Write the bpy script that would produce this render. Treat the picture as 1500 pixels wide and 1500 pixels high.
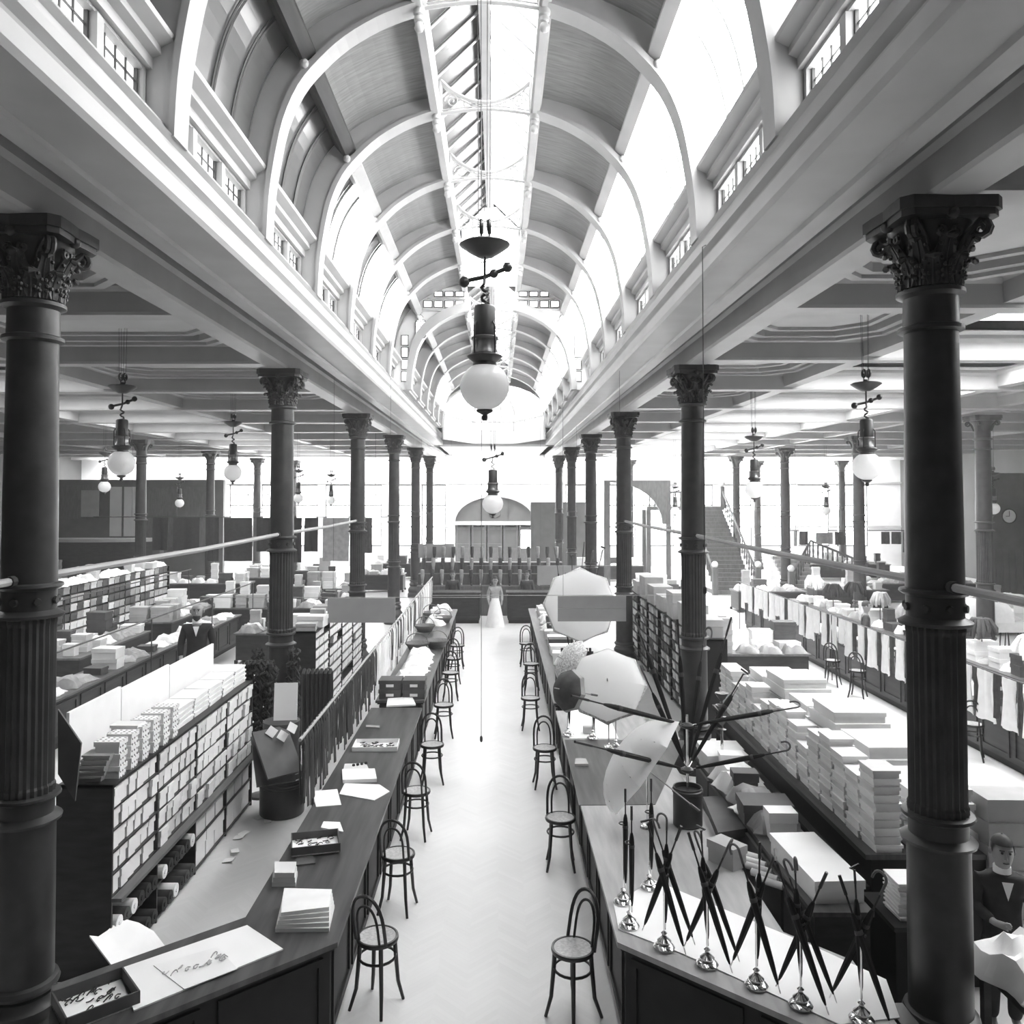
import bpy, bmesh, math, random
from mathutils import Vector, Matrix, Euler
PI = math.pi
random.seed(7)
for o in list(bpy.data.objects): bpy.data.objects.remove(o)
S = bpy.context.scene
COL = S.collection
# ------------------------------------------------------------------ camera, sky, exposure
H = 4.7; F = 1200.0; VX, VY = 730.0, 726.0; TILT = 0.028
PY = VY - F*math.tan(TILT)
cd = bpy.data.cameras.new('camera'); cam = bpy.data.objects.new('camera', cd); COL.objects.link(cam)
cam.location = (0, 0, H); cam.rotation_euler = (PI/2 + TILT, 0, 0)
cd.sensor_width = 36; cd.lens = F/1500*36
cd.shift_x = (750-VX)/1500; cd.shift_y = (PY-750)/1500
cd.clip_start = 0.05; cd.clip_end = 300
S.camera = cam
w = bpy.data.worlds.new('overcast_sky'); S.world = w; w.use_nodes = True
w.node_tree.nodes['Background'].inputs[0].default_value = (1, 1, 1, 1)
w.node_tree.nodes['Background'].inputs[1].default_value = 2.0
vsc = w.node_tree.nodes.new('ShaderNodeVolumeScatter'); vsc.inputs['Density'].default_value = .0038; vsc.inputs['Anisotropy'].default_value = .25   # dusty daylight haze in the hall
w.node_tree.links.new(vsc.outputs[0], w.node_tree.nodes['World Output'].inputs['Volume'])
S.view_settings.view_transform = 'Standard'; S.view_settings.look = 'None'
S.view_settings.exposure = 1.6; S.view_settings.gamma = 1.0; S.view_settings.use_curve_mapping = False
SKY = 7.0        # radiance of the daylit frosted glass on the sunny slope

def at(px, py, X=None, Y=None, Z=None):
    """point on the sight line of a picture position, at a known X, Y or Z"""
    u = (px-VX)/F; v = (PY-py)/F
    d = Vector((u, math.cos(TILT)-math.sin(TILT)*v, math.sin(TILT)+math.cos(TILT)*v))
    if Y is not None: t = Y/d.y
    elif Z is not None: t = (Z-H)/d.z
    else: t = X/d.x
    return Vector((0, 0, H)) + d*t

# ------------------------------------------------------------------ materials
M = {}; KIDS = {}
def mat(name, v, rough=.6, var=.12, scale=6., metal=0., spec=.5, bump=0., emit=0., stretch=None, v2=None):
    m = bpy.data.materials.new(name); m.use_nodes = True; nt = m.node_tree; b = nt.nodes['Principled BSDF']
    b.inputs['Roughness'].default_value = rough; b.inputs['Metallic'].default_value = metal
    b.inputs['Specular IOR Level'].default_value = spec
    if emit:
        b.inputs['Base Color'].default_value = (v, v, v, 1)
        b.inputs['Emission Color'].default_value = (1, 1, 1, 1); b.inputs['Emission Strength'].default_value = emit
    else:
        tc = nt.nodes.new('ShaderNodeTexCoord'); mp = nt.nodes.new('ShaderNodeMapping')
        if stretch: mp.inputs['Scale'].default_value = stretch
        n = nt.nodes.new('ShaderNodeTexNoise'); n.inputs['Scale'].default_value = scale; n.inputs['Detail'].default_value = 5
        r = nt.nodes.new('ShaderNodeValToRGB')
        lo = v*(1-var); hi = min(.95, v*(1+var)) if v2 is None else v2
        r.color_ramp.elements[0].position = .3; r.color_ramp.elements[1].position = .72
        r.color_ramp.elements[0].color = (lo, lo, lo, 1); r.color_ramp.elements[1].color = (hi, hi, hi, 1)
        nt.links.new(tc.outputs['Object'], mp.inputs[0]); nt.links.new(mp.outputs[0], n.inputs['Vector'])
        nt.links.new(n.outputs['Fac'], r.inputs[0]); nt.links.new(r.outputs[0], b.inputs['Base Color'])
        if bump:
            bp = nt.nodes.new('ShaderNodeBump'); bp.inputs['Strength'].default_value = bump; bp.inputs['Distance'].default_value = .02
            nt.links.new(n.outputs['Fac'], bp.inputs['Height']); nt.links.new(bp.outputs[0], b.inputs['Normal'])
    M[name] = m
    return m
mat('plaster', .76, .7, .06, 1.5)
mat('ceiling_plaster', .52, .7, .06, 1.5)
mat('paint', .42, .45, .08, 2)
mat('rib_paint', .38, .45, .1, 2)
mat('boards', .20, .55, .25, 3, stretch=(1, 9, 1))
mat('frame_dark', .05, .4, .2, 4)
mat('iron', .036, .42, .35, 5, bump=.1)
mat('iron_dark', .028, .38, .3, 5)
mat('brass', .20, .3, .3, 8, metal=.6)
mat('chrome', .75, .12, .05, 8, metal=1.)
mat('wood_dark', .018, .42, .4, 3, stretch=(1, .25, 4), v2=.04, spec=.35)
mat('wood_black', .010, .5, .4, 5, spec=.25)
mat('wood_top', .05, .34, .35, 3, stretch=(4, .3, 1), v2=.10)
mat('wood_mid', .11, .45, .3, 3, stretch=(4, .4, 1))
mat('wood_pale', .34, .5, .18, 3, stretch=(4, .5, 1))
mat('bentwood', .012, .3, .3, 8)
mat('cane', .42, .5, .25, 40)
mat('card_white', .80, .7, .06, 3)
mat('card_cream', .66, .7, .08, 3)
mat('card_grey', .40, .7, .12, 3)
mat('card_dark', .07, .6, .25, 4)
mat('board_grey', .30, .7, .1, 3)
mat('paper', .86, .75, .04, 3)
mat('cloth_white', .82, .85, .06, 6, bump=.1)
mat('cloth_grey', .33, .85, .2, 6, bump=.1)
mat('cloth_dark', .022, .8, .4, 9, bump=.2)
mat('cloth_charcoal', .06, .8, .35, 9, bump=.2)
mat('fur', .03, .9, .6, 40, bump=.6)
mat('silk_black', .007, .6, .3, 14, spec=.3)
mat('silk_print', .55, .5, .55, 38, v2=.88)
mat('skin', .33, .5, .1, 8)
mat('hair', .05, .7, .3, 20)
mat('wicker', .17, .7, .4, 60, bump=.4)
mat('sign', .30, .6, .06, 4)
mat('partition', .10, .5, .2, 2)
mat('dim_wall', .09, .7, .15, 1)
mat('jar_glass', .5, .1, .1, 3)
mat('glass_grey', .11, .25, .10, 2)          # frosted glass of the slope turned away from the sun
mat('glass_lead', .22, .15, .2, 3)
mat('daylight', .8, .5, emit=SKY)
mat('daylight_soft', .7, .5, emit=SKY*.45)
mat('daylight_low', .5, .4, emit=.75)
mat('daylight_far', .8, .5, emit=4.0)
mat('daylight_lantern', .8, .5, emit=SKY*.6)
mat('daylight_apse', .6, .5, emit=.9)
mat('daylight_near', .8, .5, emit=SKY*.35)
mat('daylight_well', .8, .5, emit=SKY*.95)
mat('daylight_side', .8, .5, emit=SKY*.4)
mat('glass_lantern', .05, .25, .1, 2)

def thin_mat(name, v, tr, rough=.3):
    m = bpy.data.materials.new(name); m.use_nodes = True; nt = m.node_tree; b = nt.nodes['Principled BSDF']
    b.inputs['Base Color'].default_value = (v, v, v, 1); b.inputs['Roughness'].default_value = rough
    t_ = nt.nodes.new('ShaderNodeBsdfTranslucent'); t_.inputs[0].default_value = (v, v, v, 1); mx = nt.nodes.new('ShaderNodeMixShader'); mx.inputs[0].default_value = tr
    nt.links.new(b.outputs[0], mx.inputs[1]); nt.links.new(t_.outputs[0], mx.inputs[2]); nt.links.new(mx.outputs[0], nt.nodes['Material Output'].inputs[0]); M[name] = m
thin_mat('opal', .97, .5, .15); thin_mat('silk_white', .95, .5, .6)
def floor_mat():
    m = bpy.data.materials.new('floor_parquet'); m.use_nodes = True; nt = m.node_tree; b = nt.nodes['Principled BSDF']
    N = nt.nodes.new; L = nt.links.new
    geo = N('ShaderNodeNewGeometry'); sx = N('ShaderNodeSeparateXYZ'); L(geo.outputs['Position'], sx.inputs[0])
    def mth(op, a, bb=None):
        n = N('ShaderNodeMath'); n.operation = op
        for i, q in enumerate((a, bb)):
            if q is None: continue
            if isinstance(q, (int, float)): n.inputs[i].default_value = q
            else: L(q, n.inputs[i])
        return n.outputs[0]
    zig = mth('PINGPONG', sx.outputs['X'], .30)
    v = mth('ADD', sx.outputs['Y'], zig)
    st = mth('FRACT', mth('DIVIDE', v, .075))
    gap = mth('GREATER_THAN', st, .9)
    row = mth('FLOOR', mth('DIVIDE', v, .075)); colm = mth('FLOOR', mth('DIVIDE', sx.outputs['X'], .30))
    cmb = N('ShaderNodeCombineXYZ'); L(row, cmb.inputs[0]); L(colm, cmb.inputs[1])
    wn = N('ShaderNodeTexWhiteNoise'); L(cmb.outputs[0], wn.inputs['Vector'])
    no = N('ShaderNodeTexNoise'); no.inputs['Scale'].default_value = .8; no.inputs['Detail'].default_value = 6; L(geo.outputs['Position'], no.inputs['Vector'])
    val = mth('ADD', .58, mth('MULTIPLY', wn.outputs['Value'], .035))
    val = mth('ADD', val, mth('MULTIPLY', no.outputs['Fac'], .14))
    val = mth('SUBTRACT', val, mth('MULTIPLY', gap, .025))
    c = N('ShaderNodeCombineColor')
    for i in range(3): L(val, c.inputs[i])
    L(c.outputs[0], b.inputs['Base Color']); b.inputs['Roughness'].default_value = .42
    M['floor'] = m
floor_mat()

# ------------------------------------------------------------------ mesh builder
class MB:
    def __init__(s): s.v = []; s.f = []
    def add(s, vs, fs):
        n = len(s.v); s.v += [tuple(p) for p in vs]; s.f += [tuple(i+n for i in f) for f in fs]; return s
    def box(s, x0, x1, y0, y1, z0, z1):
        return s.add([(x0,y0,z0),(x1,y0,z0),(x1,y1,z0),(x0,y1,z0),(x0,y0,z1),(x1,y0,z1),(x1,y1,z1),(x0,y1,z1)],
                     [(0,3,2,1),(4,5,6,7),(0,1,5,4),(1,2,6,5),(2,3,7,6),(3,0,4,7)])
    def obox(s, c, size, mtx=None):
        a, b, d = size[0]/2, size[1]/2, size[2]/2
        vs = [Vector((x,y,z)) for z in (-d,d) for (x,y) in ((-a,-b),(a,-b),(a,b),(-a,b))]
        if mtx is not None: vs = [mtx @ q for q in vs]
        return s.add([q+Vector(c) for q in vs], [(0,3,2,1),(4,5,6,7),(0,1,5,4),(1,2,6,5),(2,3,7,6),(3,0,4,7)])
    def prism(s, poly, y0, y1, axis='y'):
        n = len(poly)
        f = {'y': lambda p, t: (p[0], t, p[1]), 'x': lambda p, t: (t, p[0], p[1]), 'z': lambda p, t: (p[0], p[1], t)}[axis]
        vs = [f(p, y0) for p in poly] + [f(p, y1) for p in poly]
        fs = [(i, (i+1) % n, n+(i+1) % n, n+i) for i in range(n)] + [tuple(range(n))[::-1], tuple(range(n, 2*n))]
        return s.add(vs, fs)
    def lathe(s, prof, n=16, c=(0,0,0), flute=0., cap=True):
        vs = []
        for (r, z) in prof:
            for i in range(n):
                a = 2*PI*i/n; q = r*(1-flute*(i % 2))
                vs.append((c[0]+q*math.cos(a), c[1]+q*math.sin(a), c[2]+z))
        fs = []
        for k in range(len(prof)-1):
            for i in range(n):
                j = (i+1) % n; fs.append((k*n+i, k*n+j, (k+1)*n+j, (k+1)*n+i))
        if cap: fs += [tuple(range(n))[::-1], tuple(range((len(prof)-1)*n, len(prof)*n))]
        return s.add(vs, fs)
    def tube(s, path, r, n=6, closed=False):
        P = [Vector(p) for p in path]; m = len(P); vs = []; up = Vector((0,0,1))
        rr = r if isinstance(r, (list, tuple)) else [r]*m
        prev = None
        for k in range(m):
            a = P[k-1] if (k > 0 or closed) else P[k]; b = P[(k+1) % m] if (k < m-1 or closed) else P[k]
            t = (b-a).normalized()
            if prev is None:
                q = up if abs(t.z) < .9 else Vector((1,0,0)); x = t.cross(q).normalized()
            else:
                x = (prev - t*prev.dot(t)); x = x.normalized() if x.length > 1e-6 else t.orthogonal().normalized()
            prev = x; y = t.cross(x)
            for i in range(n):
                g = 2*PI*i/n; vs.append(P[k] + (x*math.cos(g)+y*math.sin(g))*rr[k])
        fs = []
        for k in range(m if closed else m-1):
            k2 = (k+1) % m
            for i in range(n):
                j = (i+1) % n; fs.append((k*n+i, k*n+j, k2*n+j, k2*n+i))
        if not closed: fs += [tuple(range(n))[::-1], tuple(range((m-1)*n, m*n))]
        return s.add(vs, fs)
    def ball(s, c, r, n=12, m=8, sz=1.):
        pr = [(max(.001, math.sin(PI*k/m))*r, -math.cos(PI*k/m)*r*sz) for k in range(m+1)]
        return s.lathe(pr, n, c)
    def grid(s, rows, solid=None):
        """rows of points -> sheet; solid = offset vector for thickness"""
        m, n = len(rows), len(rows[0])
        vs = [p for r in rows for p in r]
        fs = [(i*n+j, i*n+j+1, (i+1)*n+j+1, (i+1)*n+j) for i in range(m-1) for j in range(n-1)]
        if solid is None: return s.add(vs, fs)
        off = Vector(solid); k = m*n
        vs2 = [tuple(Vector(p)+off) for p in vs]
        fs2 = [tuple(q+k for q in f[::-1]) for f in fs]
        ed = [(j, j+1) for j in range(n-1)] + [((m-1)*n+j+1, (m-1)*n+j) for j in range(n-1)] + \
             [((i+1)*n, i*n) for i in range(m-1)] + [(i*n+n-1, (i+1)*n+n-1) for i in range(m-1)]
        return s.add(list(vs)+vs2, fs+fs2+[(b, a, a+k, b+k) for a, b in ed])
    def mesh(s, name, m, smooth=False):
        me = bpy.data.meshes.new(name); me.from_pydata(s.v, [], s.f); me.update()
        bm = bmesh.new(); bm.from_mesh(me); bmesh.ops.recalc_face_normals(bm, faces=bm.faces); bm.to_mesh(me); bm.free()
        me.materials.append(M[m] if isinstance(m, str) else m)
        if smooth:
            for p in me.polygons: p.use_smooth = True
            try: me.set_sharp_from_angle(angle=.7)
            except Exception: pass
        return me
    def build(s, name, m, parent=None, smooth=False, loc=None):
        o = bpy.data.objects.new(name, s.mesh(name, m, smooth)); COL.objects.link(o)
        if parent is not None: o.parent = parent; KIDS.setdefault(parent.name, []).append(o)
        if loc is not None: o.location = loc
        return o
def inst(name, me, parent=None, loc=(0,0,0), rot=(0,0,0), scale=None):
    o = bpy.data.objects.new(name, me); COL.objects.link(o)
    if parent is not None: o.parent = parent; KIDS.setdefault(parent.name, []).append(o)
    o.location = loc
    if isinstance(rot, Matrix): o.rotation_euler = rot.to_euler()
    else: o.rotation_euler = rot
    if scale is not None: o.scale = scale
    return o
def tag(o, label=None, cat=None, group=None, kind=None):
    if label: o['label'] = label
    if cat: o['category'] = cat
    if group: o['group'] = group
    if kind: o['kind'] = kind
    return o
def thing(name, label, cat, loc=(0,0,0), rz=0, group=None):
    o = bpy.data.objects.new(name, None); COL.objects.link(o); o.empty_display_size = .1
    o.location = loc; o.rotation_euler = (0, 0, rz)
    return tag(o, label, cat, group)
def struct(name, label=None, loc=(0,0,0)):
    o = bpy.data.objects.new(name, None); COL.objects.link(o); o.empty_display_size = .1; o.location = loc
    tag(o, label or name.replace('_', ' '), None, None, 'structure'); return o
def copy_tree(o, loc=None, rz=None, label=None, group=None, parent=None):
    c = o.copy(); COL.objects.link(c)
    if parent is not None: c.parent = parent; KIDS.setdefault(parent.name, []).append(c)
    if loc is not None: c.location = loc
    if rz is not None: c.rotation_euler = (0, 0, rz)
    if label: c['label'] = label
    if group: c['group'] = group
    for ch in list(KIDS.get(o.name, [])): copy_tree(ch, parent=c)
    return c
def z2(a, b):
    """rotation matrix turning +Z onto a->b"""
    return (Vector(b)-Vector(a)).to_track_quat('Z', 'Y').to_matrix()
# ================================================================== THE SHELL
CX = -0.19; SP = 7.84                      # nave axis, column bay
NB = SP/3                                  # rib bay
LY0, RY0 = 6.75, 6.35                      # first column of each row
LX, RX = -3.85, 3.37
FAR, BACK, WL, WR = 55.0, -3.2, -28.0, 27.0
CZ = H + 2.75                              # aisle ceiling
# floor and outer walls
o = MB().box(WL, WR, BACK, FAR, -.2, 0).build('floor', 'floor'); tag(o, 'pale herringbone wood floor of the sales hall', None, None, 'structure')
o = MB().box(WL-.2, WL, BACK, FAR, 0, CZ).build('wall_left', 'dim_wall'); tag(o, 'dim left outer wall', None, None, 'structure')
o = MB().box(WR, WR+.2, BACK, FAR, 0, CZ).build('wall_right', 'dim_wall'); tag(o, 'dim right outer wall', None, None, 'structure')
o = MB().box(WL, WR, BACK-.2, BACK, 0, H+7).build('wall_back', 'dim_wall'); tag(o, 'wall behind the gallery', None, None, 'structure')

o = MB(); o.box(WL, WR, BACK, 1.1, 2.9, 3.15); o.box(WL, WR, 1.02, 1.1, 3.15, 3.6)
tag(o.build('floor', 'wood_dark'), 'gallery floor and parapet where the picture was taken', None, None, 'structure')
# ---- far wall with an arched doorway and leaded windows
fw = struct('wall_far', 'white plastered far wall with arched doorway')
AX, AW, AS, AT = -.24, 2.66, 2.9, 4.62     # arch centre, half width, spring, top
def arch_pts(hw, spring, top, n=16, c=AX): return [(c+hw*math.cos(PI*k/n), spring+(top-spring)*math.sin(PI*k/n)) for k in range(n+1)]
a = arch_pts(AW, AS, AT)
b = MB()
WINS = [(-20.2+k*2.15, -20.2+k*2.15+1.62) for k in range(8)] + [(4.5+k*2.6, 4.5+k*2.6+2.1) for k in range(8)]
WZ0, WZ1, WT = 1.3, 5.45, 4.05
edges = [WL] + [q for wn in sorted(WINS[:8]) for q in wn] + [AX-AW]
for i in range(0, len(edges), 2): b.box(edges[i], edges[i+1], FAR, FAR+.3, 0, CZ)
edges = [AX+AW] + [q for wn in WINS[8:] for q in wn] + [WR]
for i in range(0, len(edges), 2): b.box(edges[i], edges[i+1], FAR, FAR+.3, 0, CZ)
for (x0, x1) in WINS: b.box(x0, x1, FAR, FAR+.3, 0, WZ0); b.box(x0, x1, FAR, FAR+.3, WZ1, CZ)
top = a + [(AX-AW, CZ), (AX+AW, CZ)]
for k in range(16):
    p, q = a[k], a[k+1]; b.prism([p, q, (q[0], CZ), (p[0], CZ)], FAR, FAR+.3)
b.build('plaster', 'plaster', fw)
b = MB(); b.box(WL, WR, FAR-.12, FAR, 5.5, 5.62); b.box(WL, AX-AW-.3, FAR-.08, FAR, 2.55, 2.68); b.box(AX+AW+.3, WR, FAR-.08, FAR, 2.55, 2.68); b.build('string_course', 'paint', fw)
ar = MB()
for k in range(16):
    p, q = a[k], a[k+1]; p2 = arch_pts(AW+.28, AS, AT+.28)[k]; q2 = arch_pts(AW+.28, AS, AT+.28)[k+1]
    ar.prism([p, q, q2, p2], FAR-.12, FAR+.02)
ar.build('archivolt', 'paint', fw)
dr = struct('door_1', 'arched glazed doorway under a half-round fanlight', (AX, FAR+.12, 0))
b = MB(); pts = arch_pts(AW, AS, AT, 16, 0); b.prism(pts, .0, .04); b.build('fanlight', 'glass_grey', dr)
b = MB(); b.box(-AW-.1, AW+.1, -.3, .1, AS-.17, AS+.08); b.build('transom', 'paint', dr)
b = MB()
for t in (-.9, .9): b.box(t-.04, t+.04, -.06, 0, AS, AT-.12)
b.tube([(.42*math.cos(2*PI*k/20), -.03, AS+.75+.42*math.sin(2*PI*k/20)) for k in range(20)], .03, 5, True)
b.build('fanlight_bars', 'frame_dark', dr)
for k in range(5):
    x0 = -AW + k*2*AW/5; b = MB(); bw = 2*AW/5
    b.box(x0+.04, x0+.16, -.1, 0, 0, AS-.2); b.box(x0+bw-.16, x0+bw-.04, -.1, 0, 0, AS-.2)
    for z in (.0, 1.0, AS-.5): b.box(x0+.16, x0+bw-.16, -.1, 0, z, z+.18)
    d = b.build('door_leaf', 'wood_mid', dr); MB().box(x0+.16, x0+bw-.16, -.04, -.02, 1.18, AS-.5).build('pane', 'glass_grey' if k != 4 else 'daylight_soft', d)
    MB().box(x0+.16, x0+bw-.16, -.05, -.01, .18, 1.0).build('panel', 'wood_mid', d)
wn = 1
for i, (x0, x1) in enumerate(WINS):
    wn_o = struct('window_%d' % wn, 'tall street window with leaded top light in the far wall', ((x0+x1)/2, FAR+.15, 0)); wn += 1
    h = (x1-x0)/2; b = MB()
    b.box(-h, -h+.07, -.08, .06, WZ0, WZ1); b.box(h-.07, h, -.08, .06, WZ0, WZ1); b.box(-h, h, -.08, .06, WZ0, WZ0+.1); b.box(-h, h, -.08, .06, WZ1-.1, WZ1); b.box(-h, h, -.08, .06, WT-.05, WT+.05)
    b.build('window_frame', 'wood_mid', wn_o)
    MB().box(-h+.07, h-.07, 0, .02, WZ0+.1, WT-.05).build('pane', 'daylight_far', wn_o)
    MB().box(-h+.07, h-.07, 0, .02, WT+.05, WZ1-.1).build('pane', 'daylight_far', wn_o)
    b = MB(); zc = (WT+WZ1)/2
    b.tube([(.38*math.cos(2*PI*k/16), -.03, zc+.38*math.sin(2*PI*k/16)) for k in range(16)], .025, 4, True)
    for s_ in (-1, 1):
        b.tube([(s_*.38, -.03, zc), (s_*(h-.07), -.03, zc)], .02, 4); b.tube([(0, -.03, zc+s_*.38), (0, -.03, zc+s_*.6)], .02, 4)
        b.tube([(s_*.42, -.03, WT), (s_*.42, -.03, WZ1)], .02, 4)
    b.build('leading', 'frame_dark', wn_o)
o = MB().box(22.7, WR, 38, 38.3, 0, 5.75)  # dark timber partition at the right
for k in range(14): o.box(22.7+k*.31, 22.95+k*.31, 37.96, 38, 0, 2.2)
pr = o.build('wall_partition', 'partition'); tag(pr, 'dark boarded partition wall beyond the right columns', None, None, 'structure')
o = struct('wall_partition', 'dark panelled partition in the far left corner'); MB().box(-25.5, -15.6, 46.5, 46.8, 0, 5.6).build('boarding', 'partition', o)
MB().box(-22.0, -20.5, 46.42, 46.5, 2.4, 5.2).build('pale_door', 'plaster', o); MB().box(-21.3, -21.2, 46.38, 46.42, 2.4, 5.2).build('door_stile', 'wood_mid', o)
MB().box(-25.0, -22.6, 46.40, 46.5, 3.4, 5.3).build('framed_panel', 'wood_mid', o); MB().box(-23.6, -22.6, 46.36, 46.40, 3.5, 5.0).build('poster_panel', 'card_grey', o)
MB().box(-20.0, -18.2, 46.40, 46.5, 1.8, 5.2).build('framed_panel', 'wood_mid', o); MB().box(-17.8, -16.2, 46.40, 46.5, 1.8, 5.2).build('framed_panel', 'wood_mid', o)
o = MB().box(2.0, 5.6, 50.6, 50.9, 0, 4.3).build('wall_partition', 'partition'); tag(o, 'dark screen wall beside the far doorway', None, None, 'structure')

# ---- nave entablature (trim), both sides and far end
ENT = [(2.43,2.90),(2.47,2.86),(2.47,2.81),(2.44,2.78),(2.445,2.71),(2.50,2.67),(2.52,2.62),(2.46,2.60),(2.46,2.575),(2.42,2.56),(2.42,2.43),(2.45,2.39),
       (2.86,2.39),(2.88,2.355),(2.98,2.355),(3.0,2.39),(3.10,2.39),(3.10,2.62),(3.3,2.62),(3.3,2.90)]
NEND = 38.6
for i, s_ in enumerate((-1, 1)):
    b = MB().prism([(CX+s_*x, H+z) for x, z in ENT], BACK, NEND+.7)
    tag(b.build('trim_%d' % (i+1), 'paint'), 'moulded cornice along the %s edge of the nave roof opening' % ('left' if s_ < 0 else 'right'), None, None, 'structure')
b = MB().prism([(NEND+x-2.43, H+z) for x, z in ENT], CX-3.2, CX+3.2, 'x')
tag(b.build('trim_3', 'paint'), 'moulded cornice across the far end of the roof opening', None, None, 'structure')
for i, (X, w_) in enumerate(((LX, .19), (RX, .19))):
    P = [(X-w_, H+2.25), (X-w_+.03, H+2.22), (X+w_-.03, H+2.22), (X+w_, H+2.25), (X+w_, H+2.5), (X+w_+.05, H+2.54), (X+w_+.05, H+2.76), (X-w_-.05, H+2.76), (X-w_-.05, H+2.54), (X-w_, H+2.5)]
    tag(MB().prism(P, BACK, FAR).build('trim_%d' % (i+4), 'paint'), 'beam carried by the %s row of nave columns' % ('left' if i == 0 else 'right'), None, None, 'structure')

# ---- nave vault
RIN = [(2.43,2.89),(2.41,3.35),(2.36,3.76),(2.26,4.25),(2.09,4.65),(1.85,4.95),(1.56,5.21),(1.21,5.42),(.92,5.54),(.66,5.62)]
ROUT = [(2.66,2.89),(2.66,3.45),(2.67,3.80),(2.56,4.40),(2.39,4.82),(2.13,5.15),(1.80,5.41),(1.36,5.63),(.98,5.75),(.68,5.82)]
V2 = lambda p: (p[0]*.9, 2.89+(p[1]-2.89)*.80)
def P3(s_, p, y): return (CX+s_*p[0], y, H+p[1])
def lerp(a_, b_, t): return (a_[0]+(b_[0]-a_[0])*t, a_[1]+(b_[1]-a_[1])*t)
vault = struct('ceiling', 'timber and glass barrel roof over the nave')
def cr(P_, n=4):
    out = []
    for i in range(len(P_)-1):
        a_, b_, c_, d_ = P_[max(0, i-1)], P_[i], P_[i+1], P_[min(len(P_)-1, i+2)]
        for k in range(n):
            t = k/n; out.append(tuple(.5*(2*b_[j]+(c_[j]-a_[j])*t+(2*a_[j]-5*b_[j]+4*c_[j]-d_[j])*t*t+(3*b_[j]-a_[j]-3*c_[j]+d_[j])*t**3) for j in (0, 1)))
    return out+[P_[-1]]
def rib_mesh(s_, IN, OUT, w_=.22):
    b = MB(); IN, OUT = cr(IN, 3), cr(OUT, 3)
    for (A, B, wd) in ((IN, OUT, w_), ([lerp(p, q, -.06) for p, q in zip(IN, OUT)], [lerp(p, q, .14) for p, q in zip(IN, OUT)], w_+.07)):
        rows = [[P3(s_, A[k], -wd/2), P3(s_, A[k], wd/2), P3(s_, B[k], wd/2), P3(s_, B[k], -wd/2)] for k in range(len(A))]
        vs = [p for r in rows for p in r]; fs = []
        for k in range(len(A)-1):
            for j in range(4): fs.append((k*4+j, k*4+(j+1) % 4, (k+1)*4+(j+1) % 4, (k+1)*4+j))
        fs += [(0,1,2,3), tuple(range(len(vs)-4, len(vs)))]
        b.add(vs, fs)
    return b.mesh('rib', 'rib_paint')
ribs1 = [6.65+NB*k for k in range(-3, 6)]
scr_y = ribs1[-1]+NB
ribs2 = [scr_y+.12+2.45*k for k in range(6)]
IN2, OUT2 = [V2(p) for p in RIN], [V2(p) for p in ROUT]
def lerp_rows(curve, s_, y0, y1, solid=None):
    return [[P3(s_, p, y0) for p in curve], [P3(s_, p, y1) for p in curve]]
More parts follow.
